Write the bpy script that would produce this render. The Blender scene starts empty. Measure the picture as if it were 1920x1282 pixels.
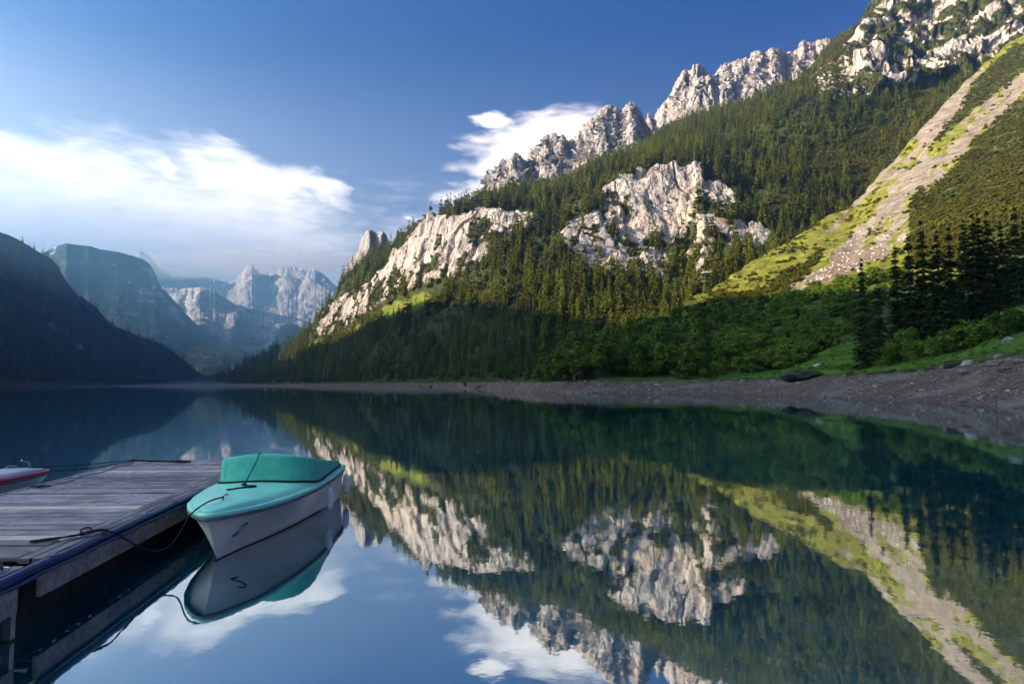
import bpy, math, random
import numpy as np
from mathutils import Vector

random.seed(7)
RNG = np.random.default_rng(11)
SC = bpy.context.scene
COL = SC.collection

# ------------------------------------------------------------------ camera
CAM_H = 2.2
PITCH = math.radians(4.02)
FPX = 1150.0                      # focal length in pixels of a 1920 px wide frame
cam_d = bpy.data.cameras.new('camera')
cam_d.sensor_width = 36.0
cam_d.lens = FPX / 1920.0 * 36.0
cam_d.clip_start = 0.1
cam_d.clip_end = 60000.0
cam = bpy.data.objects.new('camera', cam_d)
COL.objects.link(cam)
cam.location = (0, 0, CAM_H)
cam.rotation_euler = (math.pi / 2 + PITCH, 0, 0)
SC.camera = cam

# ------------------------------------------------------------------ sun
SUN_EL = math.radians(17.0)
SUN_BACK = math.radians(10.0)     # the sun stands to the left, a little behind the camera
TO_SUN = Vector((-math.cos(SUN_EL) * math.cos(SUN_BACK), -math.cos(SUN_EL) * math.sin(SUN_BACK), math.sin(SUN_EL)))
sun_d = bpy.data.lights.new('sun', 'SUN')
sun_d.energy = 5.0
sun_d.angle = math.radians(0.5)
sun_d.color = (1.0, 0.79, 0.54)
sun = bpy.data.objects.new('sun', sun_d)
COL.objects.link(sun)
sun.rotation_euler = TO_SUN.to_track_quat('Z', 'Y').to_euler()

# ------------------------------------------------------------------ view
SC.view_settings.view_transform = 'Standard'
SC.view_settings.look = 'None'
SC.view_settings.exposure = 2.9
SC.view_settings.gamma = 1.0
SC.render.engine = 'CYCLES'
SC.cycles.max_bounces = 5
SC.cycles.diffuse_bounces = 2
SC.cycles.glossy_bounces = 3
SC.cycles.transmission_bounces = 2
SC.cycles.volume_bounces = 0
SC.cycles.transparent_max_bounces = 6
SC.cycles.use_denoising = True
SC.cycles.use_adaptive_sampling = True
SC.cycles.adaptive_threshold = 0.02
SC.cycles.caustics_reflective = False
SC.cycles.caustics_refractive = False

# ------------------------------------------------------------------ node helpers
class NT:
    def __init__(self, tree):
        self.t = tree
        self.n = tree.nodes
        self.l = tree.links
    def new(self, kind, **kw):
        nd = self.n.new(kind)
        for k, v in kw.items():
            setattr(nd, k, v)
        return nd
    def put(self, sock, v):
        if v is None:
            return
        if isinstance(v, bpy.types.NodeSocket):
            self.l.new(v, sock)
        elif isinstance(v, (tuple, list)) and sock.type == 'RGBA' and len(v) == 3:
            sock.default_value = (*v, 1.0)
        else:
            sock.default_value = v
    def math(self, op, a, b=None, c=None, clamp=False):
        nd = self.new('ShaderNodeMath', operation=op)
        nd.use_clamp = clamp
        for i, v in enumerate((a, b, c)):
            self.put(nd.inputs[i], v)
        return nd.outputs[0]
    def mix(self, f, a, b, mode='MIX'):
        nd = self.new('ShaderNodeMix', data_type='RGBA', blend_type=mode)
        nd.clamp_factor = True
        self.put(nd.inputs[0], f)
        self.put(nd.inputs[6], a)
        self.put(nd.inputs[7], b)
        return nd.outputs[2]
    def ramp(self, f, lo, hi, a=0.0, b=1.0, smooth=True):
        nd = self.new('ShaderNodeMapRange')
        nd.interpolation_type = 'SMOOTHSTEP' if smooth else 'LINEAR'
        self.put(nd.inputs[0], f)
        for i, v in zip((1, 2, 3, 4), (lo, hi, a, b)):
            self.put(nd.inputs[i], v)
        return nd.outputs[0]
    def noise(self, vec, scale, detail=4.0, rough=0.55, dist=0.0):
        nd = self.new('ShaderNodeTexNoise')
        self.put(nd.inputs['Vector'], vec)
        nd.inputs['Scale'].default_value = scale
        nd.inputs['Detail'].default_value = detail
        nd.inputs['Roughness'].default_value = rough
        nd.inputs['Distortion'].default_value = dist
        return nd.outputs[0]
    def vmul(self, vec, s):
        nd = self.new('ShaderNodeVectorMath', operation='MULTIPLY')
        self.put(nd.inputs[0], vec)
        nd.inputs[1].default_value = s
        return nd.outputs[0]
    def bump(self, h, strength, dist, normal=None):
        nd = self.new('ShaderNodeBump')
        nd.inputs['Strength'].default_value = strength
        nd.inputs['Distance'].default_value = dist
        self.put(nd.inputs['Height'], h)
        if normal is not None:
            self.put(nd.inputs['Normal'], normal)
        return nd.outputs[0]

def material(name):
    m = bpy.data.materials.new(name)
    m.use_nodes = True
    t = NT(m.node_tree)
    t.n.clear()
    out = t.new('ShaderNodeOutputMaterial')
    return m, t, out

def principled(t, out, color, rough=0.8, normal=None, spec=0.3, **kw):
    p = t.new('ShaderNodeBsdfPrincipled')
    t.put(p.inputs['Base Color'], color)
    t.put(p.inputs['Roughness'], rough)
    t.put(p.inputs['Specular IOR Level'], spec)
    if normal is not None:
        t.put(p.inputs['Normal'], normal)
    for k, v in kw.items():
        t.put(p.inputs[k], v)
    t.l.new(p.outputs[0], out.inputs[0])
    return p

# ------------------------------------------------------------------ world: sky with clouds
world = bpy.data.worlds.new('World')
SC.world = world
world.use_nodes = True
w = NT(world.node_tree)
w.n.clear()
w_out = w.new('ShaderNodeOutputWorld')
w_bg = w.new('ShaderNodeBackground')
sky = w.new('ShaderNodeTexSky', sky_type='NISHITA')
sky.sun_disc = False
sky.sun_elevation = SUN_EL
sky.sun_rotation = math.radians(270.0 - math.degrees(SUN_BACK))
sky.altitude = 900.0
sky.air_density = 1.0
sky.dust_density = 1.2
sky.ozone_density = 3.0
SKY_STRENGTH = 0.10
tc = w.new('ShaderNodeTexCoord')
sep = w.new('ShaderNodeSeparateXYZ')
w.l.new(tc.outputs['Generated'], sep.inputs[0])
dx, dy, dz = sep.outputs
AZ = w.math('ARCTAN2', dx, dy)                       # 0 ahead, negative to the left
EL = w.math('ARCSINE', dz)
comb = w.new('ShaderNodeCombineXYZ')
w.put(comb.inputs[0], w.math('MULTIPLY', AZ, 1.0))
w.put(comb.inputs[1], w.math('MULTIPLY', EL, 3.2))
n_big = w.noise(comb.outputs[0], 5.0, 7.0, 0.58, 0.6)
n_fine = w.noise(comb.outputs[0], 24.0, 9.0, 0.66, 0.5)
n_mix = w.math('ADD', w.math('MULTIPLY', w.math('SUBTRACT', n_big, 0.5), 1.3), w.math('MULTIPLY', w.math('SUBTRACT', n_fine, 0.5), 0.95))

wn = w.new('ShaderNodeTexNoise')
w.put(wn.inputs['Vector'], comb.outputs[0])
wn.inputs['Scale'].default_value = 11.0
wn.inputs['Detail'].default_value = 5.0
wsep = w.new('ShaderNodeSeparateColor')
w.l.new(wn.outputs['Color'], wsep.inputs[0])
AZW = w.math('ADD', AZ, w.math('MULTIPLY', w.math('SUBTRACT', wsep.outputs[0], 0.5), 0.14))
ELW = w.math('ADD', EL, w.math('MULTIPLY', w.math('SUBTRACT', wsep.outputs[1], 0.5), 0.075))

def px_dir(px, py):
    xc, yc = (px - 960) / FPX, (641 - py) / FPX
    y = math.cos(PITCH) - yc * math.sin(PITCH)
    z = math.sin(PITCH) + yc * math.cos(PITCH)
    return math.atan2(xc, y), math.atan2(z, math.hypot(xc, y))

def cloud_blob(px, py, rx, ry, amp=1.0, tilt=0.0):
    """soft elliptical cloud field about a direction of the sky (radii in degrees)"""
    a0, e0 = px_dir(px, py)
    da = w.math('SUBTRACT', AZW, a0)
    de = w.math('SUBTRACT', ELW, e0)
    c, s = math.cos(tilt), math.sin(tilt)
    a = w.math('ADD', w.math('MULTIPLY', da, c / math.radians(rx)), w.math('MULTIPLY', de, s / math.radians(rx)))
    b = w.math('ADD', w.math('MULTIPLY', da, -s / math.radians(ry)), w.math('MULTIPLY', de, c / math.radians(ry)))
    r2 = w.math('ADD', w.math('MULTIPLY', a, a), w.math('MULTIPLY', b, b))
    return w.math('MULTIPLY', w.math('SUBTRACT', 1.0, r2), amp)

BLOBS = [
    (100, 450, 22, 8.0, 1.05, 0.05), (400, 465, 16, 7.5, 1.05, -0.08), (480, 350, 7.0, 2.6, 0.9, -0.25),
    (590, 350, 4.0, 1.6, 0.8, -0.3), (545, 490, 9, 5.2, 1.05, -0.12), (-250, 430, 20, 6, 1.0, 0.0), (250, 400, 16, 4.5, 0.75, 0.0), (60, 380, 12, 3.0, 0.6, 0.03),
    (1010, 280, 7.5, 2.8, 1.1, 0.16), (935, 325, 4.5, 3.0, 1.0, 0.5), (910, 228, 1.9, 1.0, 0.8, 0.0), (880, 362, 3.6, 1.1, 0.9, 0.1),
    (768, 424, 0.9, 0.35, 0.8, 0.0), (315, 311, 2.2, 0.5, 0.6, -0.05),
]
field = None
for b in BLOBS:
    f = cloud_blob(*b)
    field = f if field is None else w.math('MAXIMUM', field, f)
horizon_bank = w.math('MULTIPLY', w.math('SUBTRACT', 1.0, w.math('POWER', w.math('DIVIDE', w.math('MAXIMUM', EL, 0.0), 0.27), 2.0)), 0.75)  # cloud ring round the whole horizon, raised behind the camera to brighten the hull
field = w.math('MAXIMUM', field, horizon_bank)
dens = w.math('ADD', field, n_mix)
mask = w.ramp(dens, -0.34, 1.08)
# lit tops, lavender undersides: painted into the colour by height in the sky
shade = w.ramp(w.math('ADD', EL, w.math('MULTIPLY', n_mix, 0.05)), 0.18, 0.30)
cloud_col = w.mix(shade, (0.240, 0.215, 0.230), (0.46, 0.405, 0.36))
sky_col = w.new('ShaderNodeMixRGB', blend_type='MULTIPLY')
sky_col.inputs[0].default_value = 1.0
w.l.new(sky.outputs[0], sky_col.inputs[1])
sky_col.inputs[2].default_value = (SKY_STRENGTH * 0.016, SKY_STRENGTH * 0.086, SKY_STRENGTH * 0.205, 1)
# pale morning haze and an added sun glow, strongest low down and towards the sun on the left
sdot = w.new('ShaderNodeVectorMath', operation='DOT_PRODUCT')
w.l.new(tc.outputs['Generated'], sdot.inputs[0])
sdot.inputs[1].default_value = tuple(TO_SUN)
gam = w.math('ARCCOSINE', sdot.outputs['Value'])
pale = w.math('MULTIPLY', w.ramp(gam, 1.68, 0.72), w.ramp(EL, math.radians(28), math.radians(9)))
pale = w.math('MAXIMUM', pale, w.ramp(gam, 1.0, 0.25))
halo = w.math('ADD', 0.165, w.math('MULTIPLY', w.math('EXPONENT', w.math('MULTIPLY', gam, -1 / 0.30)), 1.8))  # sun-side glow, boosted out of view to light the shaded foreground
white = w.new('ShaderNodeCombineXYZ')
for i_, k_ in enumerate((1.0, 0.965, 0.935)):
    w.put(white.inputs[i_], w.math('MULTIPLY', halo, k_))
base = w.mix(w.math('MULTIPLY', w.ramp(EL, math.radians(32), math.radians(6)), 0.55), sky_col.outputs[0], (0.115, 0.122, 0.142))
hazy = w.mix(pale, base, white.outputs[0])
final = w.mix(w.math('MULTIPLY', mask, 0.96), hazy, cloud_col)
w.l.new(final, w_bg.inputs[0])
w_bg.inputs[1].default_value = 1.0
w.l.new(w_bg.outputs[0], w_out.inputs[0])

# ------------------------------------------------------------------ numpy noise
def _hash(ix, iy, iz, seed):
    h = (ix.astype(np.int64) * 374761393 + iy.astype(np.int64) * 668265263 + iz.astype(np.int64) * 2147483647 + seed * 974634777) & 0xFFFFFFFF
    h = ((h ^ (h >> 13)) * 1274126177) & 0xFFFFFFFF
    h = h ^ (h >> 16)
    return (h & 0xFFFF) / 65535.0

def vnoise(p, seed=0, hard=False):
    i = np.floor(p).astype(np.int64)
    f = p - i
    if not hard:
        f = f * f * f * (f * (f * 6 - 15) + 10)
    x, y, z = i[..., 0], i[..., 1], i[..., 2]
    fx, fy, fz = f[..., 0], f[..., 1], f[..., 2]
    def h(a, b, c):
        return _hash(x + a, y + b, z + c, seed)
    c00 = h(0, 0, 0) * (1 - fx) + h(1, 0, 0) * fx
    c10 = h(0, 1, 0) * (1 - fx) + h(1, 1, 0) * fx
    c01 = h(0, 0, 1) * (1 - fx) + h(1, 0, 1) * fx
    c11 = h(0, 1, 1) * (1 - fx) + h(1, 1, 1) * fx
    return ((c00 * (1 - fy) + c10 * fy) * (1 - fz) + (c01 * (1 - fy) + c11 * fy) * fz) * 2 - 1

def fbm(p, octaves=4, seed=0, gain=0.5, ridged=False, hard=False):
    a, s, tot = 1.0, 0.0, 0.0
    for o in range(octaves):
        n = vnoise(p * (2.03 ** o) + o * 7.7, seed + o * 17, hard)
        if ridged:
            n = 1 - 2 * np.abs(n)
        s = s + a * n
        tot += a
        a *= gain
    return s / tot

# ------------------------------------------------------------------ picture direction -> place
SP, CP = math.sin(PITCH), math.cos(PITCH)
def at(px, py, Y):
    xc, yc = (np.asarray(px, float) - 960) / FPX, (641 - np.asarray(py, float)) / FPX
    d = CP - yc * SP
    u, v = xc / d, (SP + yc * CP) / d
    Y = np.asarray(Y, float)
    return np.stack([u * Y, Y + 0 * u, CAM_H + v * Y], axis=-1)

def on_plane(px, py, z):
    xc, yc = (px - 960) / FPX, (641 - py) / FPX
    d = CP - yc * SP
    u, v = xc / d, (SP + yc * CP) / d
    Y = (z - CAM_H) / v
    return (u * Y, Y, z)

def tag(o, label=None, cat=None, group=None, kind=None):
    if label: o['label'] = label
    if cat: o['category'] = cat
    if group: o['group'] = group
    if kind: o['kind'] = kind
    return o

def link(name, mesh, mat=None, parent=None, smooth=False):
    o = bpy.data.objects.new(name, mesh)
    COL.objects.link(o)
    if mat is not None and not mesh.materials:
        mesh.materials.append(mat)
    if parent is not None:
        o.parent = parent
    if smooth:
        mesh.polygons.foreach_set('use_smooth', np.ones(len(mesh.polygons), bool))
    return o

def empty(name, loc=(0, 0, 0), rz=0.0):
    o = bpy.data.objects.new(name, None)
    COL.objects.link(o)
    o.location = loc
    o.rotation_euler = (0, 0, rz)
    return o

def np_mesh(name, V, F):
    """V (n,3), F (m,k) arrays of one face size"""
    me = bpy.data.meshes.new(name)
    V = np.asarray(V, np.float32)
    F = np.asarray(F, np.int32)
    me.vertices.add(len(V))
    me.vertices.foreach_set('co', V.ravel())
    k = F.shape[1]
    me.loops.add(F.size)
    me.loops.foreach_set('vertex_index', F.ravel())
    me.polygons.add(len(F))
    me.polygons.foreach_set('loop_start', np.arange(0, F.size, k, dtype=np.int32))
    me.polygons.foreach_set('loop_total', np.full(len(F), k, np.int32))
    me.update()
    me.validate()
    return me

def grid_faces(nr, nc):
    i = np.arange(nr - 1)[:, None] * nc + np.arange(nc - 1)[None, :]
    return np.stack([i, i + 1, i + 1 + nc, i + nc], -1).reshape(-1, 4)

def normals(P):
    du = np.gradient(P, axis=1)
    dv = np.gradient(P, axis=0)
    n = np.cross(du, dv)
    n /= np.linalg.norm(n, axis=-1, keepdims=True) + 1e-9
    flip = np.sign(-(n[..., 1:2])) # towards the camera
    flip[flip == 0] = 1
    return n * flip

def in_poly(px, py, poly):
    r = np.zeros(px.shape, bool)
    n = len(poly)
    j = n - 1
    for i in range(n):
        xi, yi = poly[i]
        xj, yj = poly[j]
        c = ((yi > py) != (yj > py)) & (px < (xj - xi) * (py - yi) / (yj - yi + 1e-12) + xi)
        r ^= c
        j = i
    return r

def blur(a, n):
    for _ in range(n):
        a = (a + np.roll(a, 1, 0) + np.roll(a, -1, 0)) / 3
        a = (a + np.roll(a, 1, 1) + np.roll(a, -1, 1)) / 3
    return a

class Sheet:
    """A piece of terrain: lines across the view (each a list of (px, py, distance)), rows laid between them."""
    def __init__(self, x0, x1, nc, lines, rows, smooth=0):
        self.px = np.linspace(x0, x1, nc)
        L = []
        for ln in lines:
            a = np.array(ln, float)
            L.append((np.interp(self.px, a[:, 0], a[:, 1]), np.interp(self.px, a[:, 0], a[:, 2])))
        pys, ys, ts = [], [], []
        for k in range(len(L) - 1):
            n = rows[k]
            last = k == len(L) - 2
            for i in range(n + (1 if last else 0)):
                t = i / n
                pys.append(L[k][0] * (1 - t) + L[k + 1][0] * t)
                ys.append(L[k][1] * (1 - t) + L[k + 1][1] * t)
                ts.append(k + t)
        self.PY = np.array(pys)
        self.Y = np.array(ys)
        if smooth:
            k = np.hanning(2 * smooth + 1)
            k /= k.sum()
            sm = lambda r_: np.convolve(np.pad(r_, smooth, mode='reflect', reflect_type='odd'), k, 'valid')
            self.Y = np.array([sm(r_) for r_ in self.Y])
            self.PY = np.array([sm(r_) for r_ in self.PY])
        self.T = np.repeat(np.array(ts)[:, None], nc, 1)
        self.PX = np.repeat(self.px[None], len(ts), 0)
        self.P = at(self.PX, self.PY, self.Y)
        self.skyline = L[-1][0]
        self.P[0, :, 2] = np.minimum(self.P[0, :, 2], -1.5)
        self.P[1, :, 2] = np.where(self.P[0, :, 2] > -1.6, np.minimum(self.P[1, :, 2], 0.25), self.P[1, :, 2])
    def mask(self, polys, rag=6.0, freq=1 / 14.0, seed=3, soft=1):
        q = np.stack([self.PX * freq, self.PY * freq, 0 * self.PX], -1)
        X = self.PX + rag * fbm(q, 3, seed)
        Yy = self.PY + rag * fbm(q, 3, seed + 50)
        m = np.zeros(X.shape, bool)
        for p in polys:
            m |= in_poly(X, Yy, p)
        return blur(m.astype(float), soft)
    def displace(self, amp):
        self.P = self.P + normals(self.P) * amp[..., None]
    def skirt(self, drop=0.25, back=0.06):
        """carry the surface over its crest and down the far side"""
        top = self.P[-1]
        extra = []
        for k in (0.25, 0.6, 1.0):
            b = top.copy()
            b[:, 1] += (back * k + 0.004) * top[:, 1]
            b[:, 0] *= b[:, 1] / top[:, 1]
            b[:, 2] = np.maximum(top[:, 2] * (1 - drop * k * k) - 2 * k, -5)
            extra.append(b)
        self.P = np.concatenate([self.P, np.array(extra)], 0)
        self.nskirt = 3
    def build(self, name, mat, cover=None, smooth=True):
        nr, nc = self.P.shape[:2]
        me = np_mesh(name, self.P.reshape(-1, 3), grid_faces(nr, nc))
        if cover is not None:
            c = np.zeros((nr, nc, 4))
            for i, ch in enumerate(cover):
                if ch is not None:
                    c[:ch.shape[0], :, i] = ch
                    if ch.shape[0] < nr:
                        c[ch.shape[0]:, :, i] = ch[-1]
            at_ = me.attributes.new('cover', 'FLOAT_COLOR', 'POINT')
            at_.data.foreach_set('color', c.reshape(-1).astype(np.float32))
        sm = np.ones(len(me.polygons), bool)
        if cover is not None and cover[0] is not None:
            sm = c[:-1, :-1, 0].reshape(-1) < 0.3          # broken rock is faceted
        me.polygons.foreach_set('use_smooth', sm)
        o = link(name, me, mat, None, False)
        tag(o, kind='structure')
        return o
    def sample(self, weight, spacing, rng):
        """random points with one per spacing^2 of ground times weight; returns position, px, py"""
        P = self.P[:self.PX.shape[0]]
        e1 = P[:-1, 1:] - P[:-1, :-1]
        e2 = P[1:, :-1] - P[:-1, :-1]
        # plan area, with a floor so that steep ground still carries something
        plan = np.abs(e1[..., 0] * e2[..., 1] - e1[..., 1] * e2[..., 0])
        full = np.linalg.norm(np.cross(e1, e2), axis=-1)
        area = np.maximum(plan, 0.35 * full)
        wgt = (weight[:-1, :-1] + weight[1:, 1:]) / 2
        lam = area * wgt / spacing ** 2
        cnt = rng.poisson(np.minimum(lam, 50))
        r, c = np.nonzero(cnt)
        rep = cnt[r, c]
        r, c = np.repeat(r, rep), np.repeat(c, rep)
        a, b = rng.random(len(r)), rng.random(len(r))
        pos = P[r, c] + e1[r, c] * a[:, None] + e2[r, c] * b[:, None]
        return pos, self.PX[r, c], self.PY[r, c]

# ------------------------------------------------------------------ terrain materials
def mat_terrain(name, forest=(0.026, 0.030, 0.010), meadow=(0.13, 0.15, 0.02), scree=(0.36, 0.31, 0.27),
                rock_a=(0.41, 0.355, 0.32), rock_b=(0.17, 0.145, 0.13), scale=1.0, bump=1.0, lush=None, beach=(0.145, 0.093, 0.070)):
    m, t, out = material(name)
    geo = t.new('ShaderNodeNewGeometry')
    pos = geo.outputs['Position']
    att = t.new('ShaderNodeAttribute', attribute_name='cover')
    sp = t.new('ShaderNodeSeparateColor')
    t.l.new(att.outputs['Color'], sp.inputs[0])
    k = scale
    stretched = t.vmul(pos, (1.0, 1.0, 0.22))
    n1 = t.noise(stretched, 0.035 * k, 5, 0.62, 0.4)
    n2 = t.noise(stretched, 0.22 * k, 4, 0.62, 0.2)
    n3 = t.noise(pos, 0.5 * k, 3, 0.65)
    rk = t.math('ADD', t.math('MULTIPLY', n1, 0.55), t.math('MULTIPLY', n2, 0.45))
    rock = t.mix(t.ramp(rk, 0.33, 0.50), rock_b, rock_a)
    crk = t.noise(t.vmul(pos, (1.0, 1.0, 0.12)), 0.12 * k, 3, 0.6, 0.5)
    crack = t.ramp(t.math('ABSOLUTE', t.math('SUBTRACT', crk, 0.5)), 0.0, 0.045, 0.85, 0.0)
    rock = t.mix(crack, rock, tuple(x * 0.45 for x in rock_b))
    stn = t.noise(t.vmul(pos, (1.0, 1.0, 0.05)), 0.07 * k, 3, 0.6)
    rock = t.mix(t.ramp(stn, 0.50, 0.64, 0, 0.75), rock, tuple(x * 0.75 for x in rock_b))
    warm = t.noise(pos, 0.012 * k, 3, 0.5)
    rock = t.mix(t.ramp(warm, 0.45, 0.7, 0, 0.45), rock, tuple(a * b for a, b in zip(rock_a, (0.95, 0.80, 0.62))))
    veg_n = t.noise(pos, 0.05 * k, 3, 0.6)
    ground = t.mix(t.ramp(n3, 0.35, 0.7), forest, tuple(a * 2.2 for a in forest))
    gr2 = t.noise(pos, 0.09 * k, 4, 0.65)
    mead = t.mix(t.ramp(gr2, 0.35, 0.68), tuple(a * 0.62 for a in meadow), tuple(a * 1.25 for a in meadow))
    mead = t.mix(t.ramp(veg_n, 0.55, 0.7, 0, 0.5), mead, (0.16, 0.11, 0.045))
    if lush is not None:                      # fresh green by the lake, dry and yellow higher up
        sz = t.new('ShaderNodeSeparateXYZ')
        t.l.new(pos, sz.inputs[0])
        fresh = t.mix(t.ramp(gr2, 0.35, 0.68), tuple(a * 0.6 for a in lush), lush)
        mead = t.mix(t.ramp(t.math('ADD', sz.outputs[2], t.math('MULTIPLY', veg_n, 30.0)), 45.0, 75.0), fresh, mead)
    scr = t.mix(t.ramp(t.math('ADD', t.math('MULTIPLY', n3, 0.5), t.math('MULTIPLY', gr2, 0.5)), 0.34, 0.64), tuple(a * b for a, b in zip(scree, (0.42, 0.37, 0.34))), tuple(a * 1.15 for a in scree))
    bea_n = t.noise(pos, 1.6, 4, 0.7)
    bea_l = t.noise(pos, 0.11, 4, 0.6)
    bea = t.mix(t.ramp(bea_n, 0.3, 0.7), tuple(a * 0.45 for a in beach), tuple(a * 1.35 for a in beach))
    bea = t.mix(t.ramp(bea_l, 0.52, 0.66, 0, 0.55), bea, (0.22, 0.185, 0.175))
    edge = t.math('SUBTRACT', n3, 0.5)
    fine_e = t.math('SUBTRACT', t.noise(pos, 0.16 * k, 5, 0.75), 0.5)
    def sharp(ch, amt=0.5, w_=0.15):
        return t.ramp(t.math('ADD', ch, t.math('MULTIPLY', edge, amt)), 0.5 - w_, 0.5 + w_)
    def ragged(ch):
        return t.ramp(t.math('ADD', ch, t.math('MULTIPLY', t.math('ADD', fine_e, t.math('MULTIPLY', edge, 0.5)), 1.7)), 0.28, 0.72)
    col = t.mix(ragged(sp.outputs[1]), ground, mead)
    col = t.mix(ragged(sp.outputs[2]), col, scr)
    col = t.mix(sharp(sp.outputs[0], 0.9), col, rock)
    col = t.mix(sharp(att.outputs['Alpha'], 0.5, 0.3), col, bea)
    h = t.math('ADD', t.math('MULTIPLY', n2, 1.0), t.math('MULTIPLY', n3, 0.5))
    nrm = t.bump(h, 0.7 * bump, 3.0 / k)
    principled(t, out, col, 0.95, nrm, 0.1)
    return m

M_main = mat_terrain('mountain_ground')
M_peak = mat_terrain('pale_peak_rock', rock_a=(0.31, 0.275, 0.26), rock_b=(0.14, 0.125, 0.12), scale=0.9, bump=0.8)
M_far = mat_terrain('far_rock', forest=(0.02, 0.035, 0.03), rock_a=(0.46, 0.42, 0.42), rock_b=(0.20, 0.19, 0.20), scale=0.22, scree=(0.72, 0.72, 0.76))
M_shore = mat_terrain('shore_slope', forest=(0.034, 0.044, 0.011), meadow=(0.165, 0.165, 0.022), scree=(0.26, 0.212, 0.172), lush=(0.085, 0.16, 0.018))

# ------------------------------------------------------------------ water
def build_lake():
    m, t, out = material('lake_water')
    geo = t.new('ShaderNodeNewGeometry')
    pos = geo.outputs['Position']
    ripple = t.noise(t.vmul(pos, (1.0, 0.45, 1.0)), 0.9, 3, 0.5)
    fine = t.noise(pos, 7.0, 2, 0.5)
    h = t.math('ADD', ripple, t.math('MULTIPLY', fine, 0.12))
    nrm = t.bump(h, 0.06, 0.05)
    bed = t.noise(pos, 1.3, 7, 0.7)
    body = t.mix(t.ramp(bed, 0.35, 0.75), (0.002, 0.050, 0.066), (0.012, 0.125, 0.15))
    dif = t.new('ShaderNodeBsdfDiffuse')
    t.put(dif.inputs[0], body)
    glo = t.new('ShaderNodeBsdfGlossy')
    sy = t.new('ShaderNodeSeparateXYZ')
    t.l.new(pos, sy.inputs[0])
    breeze = t.math('MULTIPLY', t.ramp(sy.outputs[1], 420.0, 800.0), t.ramp(t.noise(t.vmul(pos, (0.15, 1.0, 1.0)), 0.012, 3, 0.5), 0.45, 0.58))
    t.put(glo.inputs['Roughness'], t.ramp(breeze, 0.0, 1.0, 0.022, 0.16))
    glo.inputs['Color'].default_value = (0.86, 0.93, 0.95, 1)
    t.put(glo.inputs['Normal'], nrm)
    fr = t.new('ShaderNodeFresnel')
    fr.inputs[0].default_value = 1.33
    fac = t.ramp(fr.outputs[0], 0.0, 1.0, 0.55, 1.0, smooth=False)
    ms = t.new('ShaderNodeMixShader')
    t.put(ms.inputs[0], fac)
    t.l.new(dif.outputs[0], ms.inputs[1])
    t.l.new(glo.outputs[0], ms.inputs[2])
    t.l.new(ms.outputs[0], out.inputs[0])
    xs = np.array([-9000, -3000, 0, 3000, 9000.0])
    ys = np.array([-3000, 0, 3000, 9000.0])
    P = np.array([[(x, y, 0.0) for x in xs] for y in ys])
    o = link('lake', np_mesh('lake', P.reshape(-1, 3), grid_faces(len(ys), len(xs))), m)
    tag(o, kind='structure')
build_lake()

# ------------------------------------------------------------------ far mountains
def simple_mountain(name, x0, x1, nc, sky_pts, base_pts, nrow, mat, amp, freq, cover_fn, but=0.0, seed=1, skirt=0.35, vstretch=0.5, near=1.0, rough_crest=1.0, crev=0.0):
    lines = [[(a, b, c * near) for a, b, c in base_pts], [(a, b, c * near) for a, b, c in sky_pts]]
    amp, but, freq = amp * near, but * near, freq / near
    rows = [nrow // (len(lines) - 1)] * (len(lines) - 1)
    if but:
        r0 = np.random.default_rng(seed)
        xs = np.arange(x0, x1, 1.7)
        a = np.array(lines[1])
        y = np.interp(xs, a[:, 0], a[:, 1]) + r0.normal(0, 1.3, len(xs)) * rough_crest
        lines[1] = [(x, yy, np.interp(x, a[:, 0], a[:, 2])) for x, yy in zip(xs, y)]
    s = Sheet(x0, x1, nc, lines, rows)
    top = s.skyline
    T = s.T / s.T.max()
    if but:
        # every summit of the crest sends a sharp rib down towards the valley, with a gully on either side
        r = random.Random(seed)
        wpx = (x1 - x0) / 26.0
        tops = [i for i in range(3, nc - 3) if top[i] <= top[i - 3:i + 4].min() + 1e-6]
        ribs = [(s.px[i], top[i], r.uniform(-0.35, 0.35), wpx * r.uniform(0.5, 1.0), r.uniform(0.6, 1.0)) for i in tops]
        for k in range(len(tops)):
            x = r.uniform(x0, x1)
            ribs.append((x, np.interp(x, s.px, top) + r.uniform(8, 40), r.uniform(-0.5, 0.5), wpx * r.uniform(0.35, 0.8), r.uniform(0.35, 0.8)))
        off = np.zeros_like(s.PX)
        wob = 3.0 * fbm(np.stack([s.PX / 18, s.PY / 18, 0 * s.PX], -1), 3, seed + 5)
        for (cx, cy, lean, wd, a) in ribs:
            d = np.maximum(s.PY - cy, 0)
            off = np.maximum(off, a * np.clip(1 - np.abs(s.PX + wob - cx - lean * d) / (wd + 0.30 * d), 0, 1) * np.clip(d / 10, 0.0, 1))
        s.P = at(s.PX, s.PY, s.Y - but * off)
        s.P[0, :, 2] = np.minimum(s.P[0, :, 2], s.P[0, :, 2])
    q = s.P * np.array([1, 1, vstretch]) * freq
    n = 0.6 * fbm(q, 6, seed, 0.6, ridged=True, hard=True) + 0.4 * fbm((q + q[..., [1, 2, 0]] * 0.3) * np.array([2.1, 2.1, 7.0]), 4, seed + 3, 0.6, hard=True)
    fade = np.clip((1 - T) * 10, 0.2, 1) * np.clip(T * 10, 0, 1)
    s.displace(amp * n * fade)
    if crev:
        wv = lambda z_, sd: np.clip(1 - np.abs(vnoise(s.P * np.array([1, 1, 0.12]) / z_ + 0.35 * fbm(s.P / z_, 3, sd + 1)[..., None], sd)) / 0.13, 0, 1)
        s.displace(-crev * (wv(42.0, seed + 7) + 0.5 * wv(19.0, seed + 8)) * fade)
    cov = cover_fn(s, T, n)
    s.skirt(skirt)
    s.build(name, mat, cov)
    return s

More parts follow.
